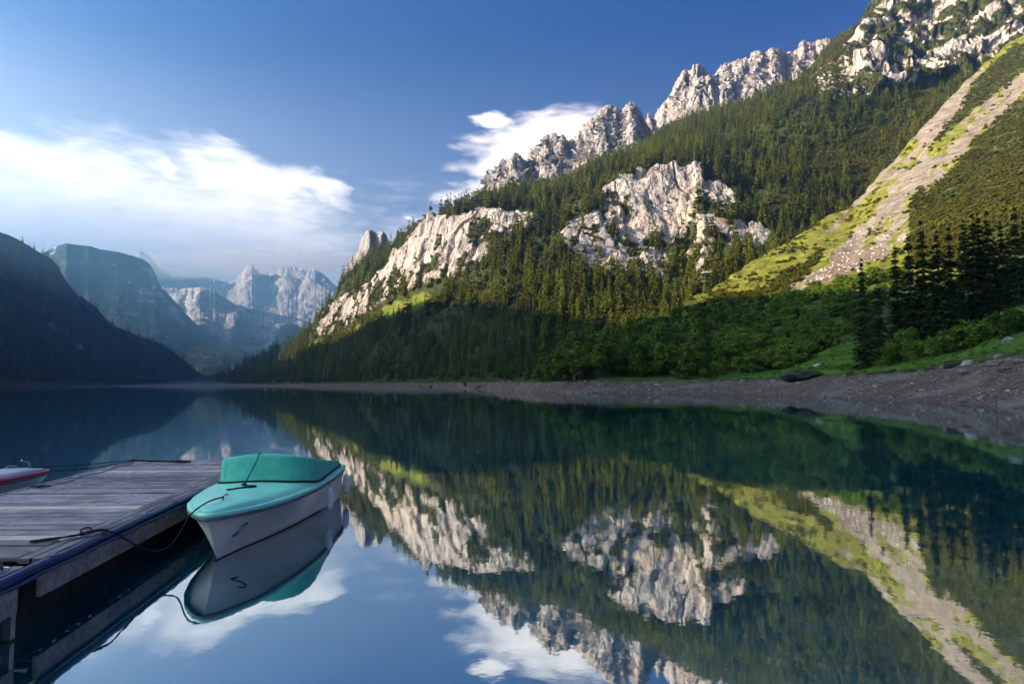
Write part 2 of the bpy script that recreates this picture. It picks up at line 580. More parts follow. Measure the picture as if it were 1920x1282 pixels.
def cov_far(s, T, n):
    rock = np.clip(0.9 + 0.9 * fbm(s.P / 420, 4, 5) + (T - 0.05) * 2.5, 0, 1)
    snow = np.clip((fbm(s.P / np.array([260, 260, 70]), 4, 9) - 0.02) * 4, 0, 1) * np.clip(T * 2 - 0.5, 0, 1)
    return [rock, None, snow * 0.9, None]

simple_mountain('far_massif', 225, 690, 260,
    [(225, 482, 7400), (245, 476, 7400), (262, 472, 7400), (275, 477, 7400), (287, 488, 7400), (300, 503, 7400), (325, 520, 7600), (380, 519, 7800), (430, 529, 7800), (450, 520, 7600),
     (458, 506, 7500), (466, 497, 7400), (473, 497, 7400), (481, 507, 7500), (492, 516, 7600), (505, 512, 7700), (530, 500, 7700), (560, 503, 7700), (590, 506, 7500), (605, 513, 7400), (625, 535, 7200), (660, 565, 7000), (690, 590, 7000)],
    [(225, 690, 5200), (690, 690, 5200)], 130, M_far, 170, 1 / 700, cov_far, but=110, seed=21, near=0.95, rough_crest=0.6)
def cov_mid(s, T, n):
    rock = np.clip(0.62 + 1.3 * fbm(s.P / 160, 4, 6) + (T - 0.35) * 2.0, 0, 1)
    return [rock, None, None, None]
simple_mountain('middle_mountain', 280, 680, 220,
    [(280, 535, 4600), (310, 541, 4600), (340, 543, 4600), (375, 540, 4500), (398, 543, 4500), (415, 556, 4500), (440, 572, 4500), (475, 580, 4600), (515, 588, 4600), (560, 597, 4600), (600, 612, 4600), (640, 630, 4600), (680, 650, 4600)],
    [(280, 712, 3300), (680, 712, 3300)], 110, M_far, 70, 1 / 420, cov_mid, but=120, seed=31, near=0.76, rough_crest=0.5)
simple_mountain('valley_hill', 470, 640, 120,
    [(470, 668, 2900), (490, 655, 2900), (505, 640, 2850), (522, 616, 2800), (533, 608, 2800), (548, 606, 2800), (565, 614, 2800), (580, 628, 2850), (600, 640, 2900), (640, 662, 2900)],
    [(470, 714, 2400), (640, 714, 2400)], 60, M_far, 16, 1 / 150, lambda s, T, n: [np.clip(0.9 * fbm(s.P / 90, 3, 4) + T - 0.62, 0, 1), np.clip(T * 1.5 - 0.9, 0, 1), None, None], seed=41)

def cov_dome(s, T, n):
    p1 = s.mask([[(165, 530), (205, 545), (215, 560), (185, 558)], [(218, 520), (245, 520), (250, 535), (225, 535)], [(225, 565), (270, 560), (275, 590), (235, 590)],
                 [(262, 490), (285, 500), (305, 545), (290, 535), (268, 510)], [(300, 550), (345, 585), (360, 610), (320, 600)], [(255, 540), (300, 545), (330, 600), (290, 590)]], 14, 1 / 18, 8, 2)
    rock = p1 * np.clip(0.55 + 1.4 * fbm(s.P / 60, 4, 6), 0, 1) + np.clip(fbm(s.P / 70, 4, 16) * 1.6 - 0.35, 0, 0.7) * (s.PY < 530)
    mead = np.clip(fbm(s.P / 120, 3, 26) + 0.25, 0, 0.8) * (s.PY < 500)
    return [np.clip(rock, 0, 1), mead, None, None]
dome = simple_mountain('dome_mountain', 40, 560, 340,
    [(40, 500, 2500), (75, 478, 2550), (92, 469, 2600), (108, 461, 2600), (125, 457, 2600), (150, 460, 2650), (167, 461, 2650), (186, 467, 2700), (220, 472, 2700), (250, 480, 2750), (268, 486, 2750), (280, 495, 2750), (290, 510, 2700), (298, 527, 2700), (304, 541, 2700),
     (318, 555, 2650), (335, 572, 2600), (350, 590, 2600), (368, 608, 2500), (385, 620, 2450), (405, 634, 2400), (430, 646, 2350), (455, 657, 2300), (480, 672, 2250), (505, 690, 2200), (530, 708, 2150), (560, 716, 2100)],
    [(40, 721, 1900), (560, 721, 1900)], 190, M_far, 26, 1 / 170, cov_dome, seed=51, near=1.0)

def cov_left(s, T, n):
    p = s.mask([[(85, 600), (110, 598), (118, 615), (95, 618)], [(120, 610), (135, 620), (160, 640), (165, 660), (148, 655)], [(180, 640), (195, 640), (195, 652), (182, 652)], [(15, 610), (30, 612), (28, 622), (16, 620)]], 9, 1 / 12, 8, 1)
    rock = p * np.clip(0.5 + 1.2 * fbm(s.P / 22, 3, 6), 0, 1)
    beach = (s.T < 0.035) * 1.0
    return [rock, None, None, beach]
left = simple_mountain('left_mountain', -260, 440, 440,
    [(-260, 300, 1050), (-120, 365, 1080), (-60, 402, 1100), (-30, 418, 1120), (0, 436, 1150), (15, 441, 1150), (35, 451, 1170), (50, 460, 1180), (70, 472, 1200), (88, 481, 1220), (100, 489, 1230), (110, 499, 1240), (122, 521, 1260), (147, 553, 1290), (185, 581, 1320), (207, 608, 1340),
     (250, 627, 1370), (300, 643, 1400), (325, 660, 1420), (350, 682, 1440), (365, 696, 1460), (385, 708, 1480), (410, 717, 1500), (440, 721.4, 1520)],
    [(-260, 722.6, 700), (0, 722.4, 850), (150, 722.2, 1050), (300, 722, 1330), (385, 722, 1450), (440, 722, 1500)], 200, M_main, 15, 1 / 110, cov_left, seed=61, near=1.25)
# low wooded ground closing the lake's far end
simple_mountain('valley_floor', 330, 640, 120,
    [(330, 712, 1750), (380, 704, 1750), (430, 706, 1750), (480, 708, 1750), (560, 712, 1750), (640, 714, 1750)],
    [(330, 722.0, 1560), (640, 722.0, 1560)], 24, M_main, 3, 1 / 60, lambda s, T, n: [None, None, None, (T < 0.12) * 1.0], seed=71, skirt=0.9, near=1.1)

# off to the left of the view the same mountain side goes on past the camera: it holds the valley in shade
def left_ridge():
    ys = np.linspace(-1500, 1500, 160)
    ts = np.linspace(0, 1, 70)
    # height of the crest along the valley
    SH = [(-1500, 420), (-900, 430), (-400, 420), (0, 414), (200, 408), (330, 405), (520, 400), (640, 390), (760, 352), (900, 332), (1100, 318), (1300, 300), (1500, 280)]
    a = np.array(SH)
    crest = np.interp(ys, a[:, 0], a[:, 1])
    P = np.zeros((len(ts), len(ys), 3))
    for i, y in enumerate(ys):
        xb = -max(360.0, 0.93 * y)
        xc = min(-1000.0, xb - 260)
        for j, t in enumerate(ts):
            if t < 0.72:
                k = t / 0.72
                P[j, i] = (xb + (xc - xb) * k, y, crest[i] * (k ** 1.15) - 1)
            else:
                k = (t - 0.72) / 0.28
                P[j, i] = (xc - 700 * k, y, crest[i] * (1 - 0.8 * k * k))
    n = fbm(P / 120, 5, 77)
    P[..., 2] += n * 14 * np.clip(ts * 6, 0, 1)[:, None]
    o = link('left_ridge', np_mesh('left_ridge', P.reshape(-1, 3), grid_faces(len(ts), len(ys))), M_main, None, True)
    tag(o, kind='structure')
left_ridge()

# ------------------------------------------------------------------ peaks above the forest
def cov_peak(s, T, n):
    green = np.clip(fbm(s.P / 45, 4, 15) * 2.0 - 0.4 + (0.3 - T) * 1.2, 0, 1)
    return [1 - 0.85 * green, 0.25 * green, None, None]
def cov_pale(s, T, n):
    return [np.ones_like(T), None, None, None]
simple_mountain('peak_tower', 600, 790, 150,
    [(600, 600, 1500), (630, 545, 1500), (642, 520, 1500), (648, 502, 1500), (655, 484, 1500), (670, 470, 1500), (675, 456, 1500), (680, 441, 1500), (687, 435, 1500), (700, 433, 1500), (707, 437, 1500), (711, 431, 1500), (718, 433, 1500), (725, 441, 1500), (728, 455, 1500), (740, 470, 1500), (760, 490, 1500), (790, 520, 1500)],
    [(600, 640, 1430), (790, 640, 1380)], 110, M_peak, 9, 1 / 55, cov_peak, but=35, seed=81)
simple_mountain('near_peaks', 895, 1260, 420,
    [(895, 365, 1800), (915, 347, 1800), (924, 330, 1800), (933, 314, 1800), (939, 300, 1800), (953, 297, 1800), (960, 290, 1780), (966, 286, 1780), (973, 290, 1780), (980, 298, 1800), (989, 305, 1840), (996, 290, 1850), (1002, 278, 1850), (1008, 272, 1850), (1014, 262, 1850), (1022, 254, 1850), (1030, 254, 1850), (1037, 249, 1850),
     (1044, 252, 1850), (1049, 257, 1850), (1055, 251, 1850), (1061, 259, 1860), (1066, 268, 1880), (1072, 258, 1880), (1084, 247, 1860), (1090, 243, 1860), (1095, 234, 1860), (1098, 236, 1860), (1104, 224, 1860), (1114, 220, 1850), (1121, 213, 1840), (1126, 204, 1830), (1135, 198, 1820), (1145, 196, 1820), (1156, 201, 1820), (1163, 207, 1830),
     (1168, 206, 1810), (1174, 197, 1800), (1180, 192, 1790), (1186, 193, 1790), (1194, 200, 1800), (1202, 213, 1810), (1208, 224, 1820), (1215, 236, 1830), (1222, 250, 1840), (1240, 275, 1850), (1260, 300, 1850)],
    [(895, 420, 1560), (1260, 380, 1560)], 170, M_peak, 26, 1 / 60, cov_peak, but=55, seed=91, vstretch=0.2, crev=22.0, near=0.86)
simple_mountain('front_crest', 1215, 1470, 240,
    [(1215, 285, 1950), (1240, 240, 1950), (1262, 218, 1950), (1280, 196, 1950), (1292, 178, 1950), (1302, 158, 1950), (1309, 146, 1950), (1318, 143, 1950), (1330, 141, 1950), (1337, 146, 1960), (1347, 149, 1960), (1354, 145, 1950), (1370, 149, 1950), (1380, 153, 1950), (1390, 160, 1950), (1404, 157, 1950), (1415, 158, 1950), (1430, 152, 1950), (1450, 165, 1950), (1470, 185, 1950)],
    [(1215, 330, 1720), (1470, 260, 1720)], 120, M_peak, 25, 1 / 60, cov_peak, but=45, seed=101, vstretch=0.2, crev=22.0, near=0.82)
simple_mountain('high_crest', 1195, 1610, 460,
    [(1195, 265, 2450), (1208, 240, 2450), (1213, 226, 2450), (1214, 213, 2450), (1217, 211, 2450), (1221, 222, 2450), (1230, 216, 2450), (1238, 203, 2450), (1244, 191, 2450), (1249, 189, 2450), (1256, 178, 2430), (1262, 166, 2420), (1270, 153, 2400), (1276, 140, 2400), (1283, 131, 2390), (1290, 133, 2400), (1296, 133, 2400), (1300, 123, 2380),
     (1308, 121, 2380), (1318, 127, 2390), (1328, 137, 2400), (1336, 146, 2430), (1342, 138, 2450), (1350, 127, 2450), (1358, 120, 2450), (1370, 117, 2450), (1380, 113, 2450), (1398, 110, 2440), (1405, 112, 2440), (1410, 102, 2420), (1415, 96, 2400), (1427, 95, 2400), (1436, 101, 2420), (1441, 94, 2400), (1447, 91, 2400), (1463, 91, 2400), (1470, 99, 2420), (1476, 102, 2430),
     (1482, 97, 2430), (1488, 102, 2430), (1495, 90, 2420), (1500, 82, 2400), (1506, 77, 2400), (1514, 79, 2400), (1521, 82, 2400), (1530, 79, 2400), (1540, 75, 2400), (1553, 72, 2400), (1575, 88, 2420), (1610, 120, 2450)],
    [(1195, 350, 2150), (1610, 240, 2050)], 160, M_peak, 32, 1 / 70, cov_pale, but=65, seed=111, vstretch=0.2, crev=22.0, near=0.76)

# ------------------------------------------------------------------ the big slope right of the lake
F0 = [(405, 721.6, 1500), (500, 721.4, 1250), (580, 721.6, 1010), (640, 722, 880), (700, 722.5, 770), (800, 723, 650), (900, 723.6, 570), (1000, 724, 510), (1100, 724, 470), (1250, 724, 440), (1960, 724, 430)]
F1 = [(405, 712, 1530), (450, 694, 1470), (500, 676, 1380), (545, 652, 1290), (580, 640, 1200), (600, 632, 1150), (625, 622, 1100), (660, 603, 1040), (700, 582, 960), (745, 558, 890), (780, 542, 850), (830, 528, 810), (870, 512, 785), (905, 494, 770), (935, 475, 765), (1000, 480, 740), (1050, 470, 730), (1075, 488, 715), (1120, 505, 700), (1160, 470, 730), (1200, 470, 735), (1250, 475, 735), (1290, 480, 730), (1320, 530, 640), (1350, 520, 650), (1400, 480, 690), (1450, 455, 710), (1500, 430, 730), (1560, 400, 760), (1640, 350, 800), (1740, 270, 860), (1840, 170, 930), (1960, 110, 980)]
F2 = [(405, 711, 1535), (450, 692, 1480), (500, 672, 1395), (545, 648, 1305), (580, 628, 1225), (600, 600, 1190), (625, 572, 1150), (660, 548, 1095), (700, 522, 1020), (725, 500, 980), (745, 468, 955), (775, 445, 925), (788, 424, 905), (810, 414, 880), (860, 404, 850), (905, 398, 835), (950, 402, 815), (1000, 408, 800), (1050, 425, 775), (1070, 415, 775), (1120, 385, 790), (1140, 342, 830), (1170, 330, 825), (1200, 315, 830), (1240, 309, 830), (1312, 309, 825), (1325, 345, 800), (1375, 365, 790), (1400, 400, 770), (1450, 370, 790), (1500, 355, 800), (1560, 345, 815), (1640, 305, 860), (1740, 225, 910), (1840, 130, 970), (1960, 70, 1000)]
F3 = [(405, 710, 1540), (450, 690, 1490), (500, 668, 1410), (545, 645, 1320), (580, 620, 1250), (600, 594, 1225), (625, 560, 1200), (645, 528, 1190), (665, 512, 1180), (700, 478, 1150), (725, 466, 1110), (750, 458, 1070), (772, 444, 1010), (788, 420, 960), (805, 411, 930), (860, 396, 900), (905, 380, 890), (950, 378, 890), (1000, 375, 890), (1060, 370, 890), (1100, 335, 920), (1140, 320, 920), (1200, 305, 920), (1250, 295, 930), (1320, 280, 940), (1400, 260, 960), (1450, 225, 990), (1500, 190, 1010), (1560, 172, 1020), (1600, 188, 1010), (1650, 178, 1010), (1700, 172, 1010), (1760, 160, 1010), (1800, 140, 1010), (1840, 118, 1010), (1900, 80, 1020), (1960, 50, 1030)]
F4 = [(405, 709, 1545), (420, 704, 1530), (440, 694, 1500), (470, 678, 1450), (500, 664, 1420), (540, 650, 1340), (570, 642, 1290), (584, 618, 1260), (600, 592, 1240), (625, 556, 1220), (642, 528, 1210), (660, 512, 1210), (690, 486, 1190), (720, 470, 1150), (745, 462, 1110), (770, 448, 1050), (786, 424, 1000), (800, 416, 970), (830, 408, 960), (860, 400, 950), (900, 378, 960), (920, 368, 980), (960, 358, 1010), (1000, 353, 1040), (1050, 348, 1070), (1080, 338, 1100), (1100, 322, 1140), (1130, 304, 1180), (1150, 299, 1200), (1180, 288, 1230), (1215, 268, 1260), (1240, 248, 1280), (1280, 224, 1300), (1310, 212, 1320), (1350, 204, 1330), (1400, 188, 1330), (1440, 172, 1320), (1480, 160, 1300), (1500, 148, 1290), (1520, 130, 1280), (1540, 104, 1270), (1560, 76, 1260), (1590, 54, 1240), (1610, 44, 1230), (1630, 8, 1210), (1645, -14, 1200), (1700, -60, 1200), (1800, -110, 1210), (1960, -150, 1220)]
slope = Sheet(405, 1960, 900, [F0, F1, F2, F3, F4], [80, 110, 60, 110])
S = slope
R_LEFT = [(598, 610), (622, 566), (660, 548), (690, 532), (722, 502), (738, 470), (770, 452), (786, 420), (812, 412), (850, 405), (880, 398), (905, 392), (945, 402), (950, 418), (935, 460), (905, 490), (870, 512), (830, 526), (780, 538), (745, 552), (700, 578), (660, 603), (625, 625), (600, 632)]
R_BIG = [(1132, 350), (1160, 332), (1200, 316), (1240, 309), (1312, 309), (1322, 345), (1345, 340), (1375, 365), (1372, 388), (1335, 372), (1318, 385), (1300, 400), (1296, 432), (1286, 462), (1255, 468), (1240, 450), (1200, 458), (1160, 445), (1132, 425), (1128, 380)]
R_SMALL = [[(1312, 508), (1352, 488), (1345, 528), (1316, 542)], [(1405, 432), (1450, 430), (1448, 455), (1428, 470), (1410, 478)], [(1195, 470), (1230, 470), (1235, 500), (1205, 495)]]
R_UPPER = [[(1580, 172), (1592, 120), (1620, 70), (1650, 20), (1660, -20), (1960, -80), (1960, 85), (1845, 125), (1800, 142), (1740, 166), (1690, 172), (1650, 182), (1610, 188)]]
R_PATCH = [[(870, 392), (1010, 398), (1030, 415), (985, 430), (945, 440), (925, 420)], [(1055, 420), (1118, 395), (1140, 430), (1165, 470), (1230, 480), (1240, 520), (1190, 515), (1125, 525), (1085, 485), (1058, 448)], [(1310, 400), (1380, 390), (1400, 430), (1340, 470), (1300, 460)],
           [(1510, 150), (1580, 100), (1600, 180), (1560, 190)], [(1330, 350), (1390, 355), (1380, 400), (1340, 400)], [(1290, 470), (1330, 455), (1350, 480), (1310, 505)], [(1150, 455), (1260, 470), (1280, 500), (1230, 530), (1180, 520)], [(1350, 430), (1405, 420), (1400, 460), (1360, 480)]]
solid = S.mask([R_LEFT, R_BIG] + R_SMALL, 9, 1 / 16, 3, 1)
upper = S.mask(R_UPPER, 12, 1 / 20, 4, 1)
patch = S.mask(R_PATCH, 10, 1 / 14, 5, 2)
face = np.clip(solid + upper + 0.6 * patch, 0, 1)
# buttresses, gullies and cracks of the cliffs
q = S.P * np.array([1, 1, 0.16])
c1 = fbm(q / 48, 3, 201, 0.5, ridged=True, hard=True)
c2 = fbm(S.P * np.array([1, 1, 0.13]) / 15, 4, 211, 0.6, ridged=True, hard=True)
c3 = fbm(S.P * np.array([1, 1, 0.8]) / 7.0, 3, 221, 0.6, hard=True)
roll = fbm(S.P / 90, 4, 231)
big = blur(face, 3)
S.displace(big * (5.5 * c1 + 3.4 * c2 + 0.5 * c3) + (1 - big) * roll * 5.0 * np.clip(S.T * 2, 0, 1) + blur(upper, 3) * 52 * fbm(S.P * np.array([1, 1, 0.16]) / 80, 4, 241, 0.55, ridged=True, hard=True))
def crevice(P, size, wid, seed, zs=0.07):
    warp = np.stack([fbm(P / (size * 1.5), 3, seed + 1), fbm(P / (size * 1.5), 3, seed + 2), 0 * P[..., 0]], -1) * 0.35
    return np.clip(1 - np.abs(vnoise(P * np.array([1, 1, zs]) / size + warp, seed)) / wid, 0, 1)
S.displace(-big * (7.0 * crevice(S.P, 34, 0.10, 261) + 2.2 * crevice(S.P, 15, 0.12, 266, 0.06)) - blur(upper, 2) * 12 * crevice(S.P, 60, 0.12, 271))
ledge = fbm(S.P / np.array([13, 13, 15]), 4, 251)
ledge2 = fbm((S.P + np.stack([S.P[..., 2] * 0.6, 0 * S.P[..., 2], 0 * S.P[..., 2]], -1)) / np.array([42, 42, 48]), 3, 255)
veg_r = np.clip((0.8 * ledge + 0.8 * ledge2 - 0.10) * 5, 0, 1)
veg_u = np.clip((0.7 * ledge + 1.1 * ledge2 + 0.08) * 5, 0, 1)
veg_p = np.clip((ledge + 0.6 * ledge2 - 0.02) * 5, 0, 1)
keep = S.mask([[(1190, 318), (1310, 310), (1318, 340), (1290, 455), (1200, 450), (1165, 345)]], 8, 1 / 15, 6, 2)   # the clean white wall
rock = np.clip(solid * (1 - veg_r * (1 - 0.75 * keep)) + upper * (1 - veg_u) + patch * (1 - veg_p), 0, 1)
mead = S.mask([[(678, 602), (740, 567), (800, 545), (812, 556), (770, 588), (705, 606)]], 6, 1 / 20, 7, 1)
mead2 = S.mask([[(560, 650), (620, 628), (680, 604), (680, 612), (600, 645)]], 5, 1 / 20, 9, 1) * 0.7
gully = S.mask([[(1480, 290), (1560, 270), (1640, 240), (1700, 190), (1760, 165), (1800, 150), (1700, 270), (1620, 350), (1560, 340)]], 10, 1 / 20, 10, 2)
shore_b = (S.T < 0.035) * 1.0
cover_F = [rock, np.clip(mead + mead2 + 0.25 * gully, 0, 1), None, shore_b]
S.skirt(0.12, 0.10)
S.build('mountain_slope', M_main, cover_F)

# ------------------------------------------------------------------ talus fan, bushy slope, meadow and beach on the near right shore
def dwat(y):
    return 1150 * 2.2 / (y - 721.8)
W = [(870, 727.4), (920, 729.8), (960, 732.8), (1000, 735.4), (1100, 736.5), (1350, 739), (1500, 743), (1620, 748), (1760, 755), (1920, 765), (2020, 772)]
H0 = [(px, py + 6, dwat(py) * 0.93) for px, py in W]
H0b = [(px, py, dwat(py)) for px, py in W]
H1 = [(870, 719.2, 470), (920, 718.6, 330), (960, 718, 240), (1000, 716.8, 196), (1050, 714.5, 184), (1200, 714, 186), (1350, 713.5, 176), (1450, 711, 160), (1500, 708, 150), (1560, 706, 138), (1640, 702, 124), (1700, 699, 115), (1760, 690, 106), (1800, 682, 101), (1850, 672, 94), (1920, 660, 86), (2020, 645, 80)]
H2 = [(870, 719, 480), (920, 718.2, 338), (960, 717.6, 246), (1000, 716, 202), (1050, 709, 194), (1200, 703, 202), (1350, 702, 205), (1450, 696, 198), (1550, 680, 180), (1620, 668, 168), (1700, 648, 156), (1800, 618, 142), (1860, 596, 134), (1920, 578, 126), (2020, 555, 120)]
H3 = [(870, 718.8, 486), (920, 718, 342), (960, 717.2, 250), (990, 715, 212), (1005, 706, 200), (1030, 694, 220), (1100, 664, 262), (1180, 632, 305), (1240, 604, 340), (1300, 590, 345), (1400, 568, 345), (1500, 548, 338), (1600, 524, 330), (1700, 496, 325), (1800, 456, 322), (1920, 405, 320), (2020, 365, 320)]
H4 = [(870, 718.6, 490), (920, 717.8, 346), (960, 717, 254), (990, 714, 216), (1005, 703, 205), (1030, 690, 228), (1100, 655, 275), (1180, 620, 325), (1240, 592, 370), (1300, 561, 430), (1350, 531, 480), (1400, 502, 530), (1450, 472, 575), (1500, 441, 620), (1550, 411, 660), (1600, 386, 700), (1620, 366, 720), (1650, 331, 750), (1700, 276, 800), (1750, 217, 850), (1800, 166, 900), (1830, 136, 930), (1850, 118, 950), (1920, 60, 980), (2020, 0, 1000)]
shore = Sheet(870, 2020, 690, [H0, H0b, H1, H2, H3, H4], [6, 46, 40, 90, 220], smooth=18)
dip = np.clip((925 - shore.PX) / 45, 0, 1)
shore.P[..., 2] -= 11.0 * dip * dip * np.clip((5.0 - shore.T) / 1.5, 0, 1)
T_ = shore.T
beach = np.clip((2.02 + 0.10 * fbm(shore.P / 9, 3, 301) - T_) * 12, 0, 1)
beach = np.maximum(beach, np.clip((985 - shore.PX) / 8, 0, 1))
shade_band = np.clip((T_ - 2.0) * 3, 0, 1) * np.clip((4.0 - T_) * 3, 0, 1)
talus = np.clip((T_ - 4.0) * 8, 0, 1)
shore.displace(beach * (0.30 * fbm(shore.P / 3.0, 4, 303) + 0.10 * fbm(shore.P / 0.8, 2, 304)) * np.clip((T_ - 0.7) * 3, 0, 1)
               + (1 - beach) * np.clip((T_ - 2) * 5, 0, 1) * (0.5 * fbm(shore.P / 8, 4, 305) + 2.2 * fbm(shore.P / 40, 3, 306))
               + talus * (1.6 * fbm(shore.P / 14, 4, 307) + 3.0 * fbm(shore.P / 55, 2, 308, ridged=True)))
S1 = [[(1834, 133), (1846, 138), (1800, 205), (1765, 250), (1742, 280), (1738, 300), (1775, 262), (1830, 205), (1925, 135), (1990, 90), (1990, 130), (1925, 172), (1850, 240), (1800, 290), (1775, 330), (1752, 352), (1742, 372), (1705, 368), (1700, 430), (1690, 462), (1640, 492), (1560, 530), (1470, 552), (1420, 575), (1470, 540), (1545, 500), (1590, 455), (1640, 400), (1660, 362), (1655, 345), (1630, 372), (1590, 412), (1530, 450), (1510, 462), (1560, 425), (1604, 390), (1612, 368), (1652, 328), (1700, 272), (1780, 182)]]
G_IN = [[(1680, 285), (1720, 262), (1730, 280), (1690, 298)], [(1690, 310), (1720, 298), (1712, 318), (1690, 325)], [(1745, 290), (1800, 240), (1860, 190), (1800, 260), (1755, 300)], [(1660, 345), (1690, 325), (1675, 350), (1655, 365)], [(1760, 320), (1790, 300), (1775, 325)]]
scree = np.clip(shore.mask(S1, 13, 1 / 13, 12, 6) - shore.mask(G_IN, 12, 1 / 10, 13, 4), 0, 1)
streak = fbm(np.stack([(shore.PX + shore.PY * 1.05) / 9, (shore.PX - shore.PY) / 120, 0 * shore.PX], -1), 4, 14)
thin = shore.mask([[(1440, 480), (1600, 386), (1650, 335), (1700, 280), (1640, 400), (1560, 490), (1400, 560), (1330, 570)]], 10, 1 / 20, 15, 2) * np.clip(streak * 3 - 0.3, 0, 1)
scree = np.clip(np.clip(scree * (1.12 - 0.9 * np.clip(streak * 2.6 - 0.20, 0, 1)), 0, 1) + 0.12 * thin, 0, 1)
pines = shore.mask([[(1860, 120), (1990, 20), (1990, 95), (1920, 132), (1830, 200), (1770, 262), (1745, 270), (1800, 200)], [(1925, 180), (2020, 120), (2020, 520), (1700, 500), (1705, 440), (1712, 372), (1760, 352), (1810, 290), (1860, 235)],
                    [(1440, 540), (1480, 510), (1545, 470), (1540, 485), (1480, 545), (1380, 575), (1300, 588), (1260, 588), (1330, 566)]], 9, 1 / 16, 16, 1)
grass = np.clip((1 - pines) * (1 - 0.0 * scree), 0, 1) * np.clip((T_ - 2.0) * 6, 0, 1)
bush_zone = shade_band * np.clip(fbm(shore.P / 18, 3, 317) * 2 + 0.75, 0, 1)
meadow_front = shore.mask([[(1330, 712), (1330, 702), (1400, 700), (1470, 690), (1540, 660), (1590, 640), (1640, 665), (1700, 660), (1820, 600), (1930, 565), (2020, 520), (2020, 670), (1900, 670), (1760, 695), (1640, 708), (1500, 712)]], 6, 1 / 20, 18, 2)
cover_H = [None, np.clip(grass * (1 - 0.9 * bush_zone * (1 - meadow_front)) * 1.0, 0, 1) * (1 - 0.6 * pines), scree, np.maximum(beach, 0.62 * scree * np.clip((shore.PY - 425 + 14 * streak) / 50, 0, 1))]
shore.skirt(0.25, 0.07)
shore.build('shore_slope', M_shore, cover_H)

# ------------------------------------------------------------------ foliage materials
def mat_leaf(name, a, b, trans=0.25, rough=0.8):
    m, t, out = material(name)
    info = t.new('ShaderNodeObjectInfo')
    geo = t.new('ShaderNodeNewGeometry')
    n = t.noise(geo.outputs['Position'], 0.35, 2, 0.6)
    stand = t.noise(geo.outputs['Position'], 0.016, 2, 0.5)
    f = t.math('ADD', t.math('ADD', t.math('MULTIPLY', info.outputs['Random'], 0.6), t.math('MULTIPLY', n, 0.30)), t.math('MULTIPLY', t.math('SUBTRACT', stand, 0.40), 1.1), clamp=True)
    col = t.mix(f, a, b)
    d = t.new('ShaderNodeBsdfDiffuse')
    t.put(d.inputs[0], col)
    tr = t.new('ShaderNodeBsdfTranslucent')
    t.put(tr.inputs[0], t.mix(0.5, col, (0.16, 0.15, 0.02)))
    ms = t.new('ShaderNodeMixShader')
    ms.inputs[0].default_value = trans
    t.l.new(d.outputs[0], ms.inputs[1])
    t.l.new(tr.outputs[0], ms.inputs[2])
    t.l.new(ms.outputs[0], out.inputs[0])
    return m
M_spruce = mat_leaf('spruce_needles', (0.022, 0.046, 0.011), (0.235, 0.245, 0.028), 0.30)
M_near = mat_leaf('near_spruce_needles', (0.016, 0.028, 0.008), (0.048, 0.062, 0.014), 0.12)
M_leaf = mat_leaf('green_leaves', (0.022, 0.056, 0.008), (0.145, 0.215, 0.030), 0.3)
M_pine = mat_leaf('dwarf_pine_needles', (0.045, 0.050, 0.010), (0.125, 0.115, 0.018), 0.2)

def mat_plain(name, col, rough=0.8, nscale=0, nstr=0.3, spec=0.3, dark=0.6, **kw):
    m, t, out = material(name)
    c, nrm = col, None
    if nscale:
        tc_ = t.new('ShaderNodeTexCoord')
        n = t.noise(tc_.outputs['Object'], nscale, 5, 0.6)
        c = t.mix(t.ramp(n, 0.3, 0.7), tuple(x * dark for x in col), tuple(x * 1.12 for x in col))
        nrm = t.bump(n, nstr, 0.02)
    principled(t, out, c, rough, nrm, spec, **kw)
    return m
M_bark = mat_plain('bark', (0.14, 0.12, 0.105), 0.9, 2.0, 0.5)

# ------------------------------------------------------------------ tree shapes
def tube_arrays(pts, radii, n=6):
    V, F = [], []
    pts = [Vector(p) for p in pts]
    for i, p in enumerate(pts):
        d = (pts[min(i + 1, len(pts) - 1)] - pts[max(i - 1, 0)]).normalized()
        ref = Vector((1, 0, 0)) if abs(d.x) < 0.9 else Vector((0, 1, 0))
        a = d.cross(ref).normalized()
        b = d.cross(a)
        for k in range(n):
            t = 2 * math.pi * k / n
            V.append(p + (a * math.cos(t) + b * math.sin(t)) * radii[i])
    for i in range(len(pts) - 1):
        for k in range(n):
            F.append((i * n + k, i * n + (k + 1) % n, (i + 1) * n + (k + 1) % n, (i + 1) * n + k))
    return V, F

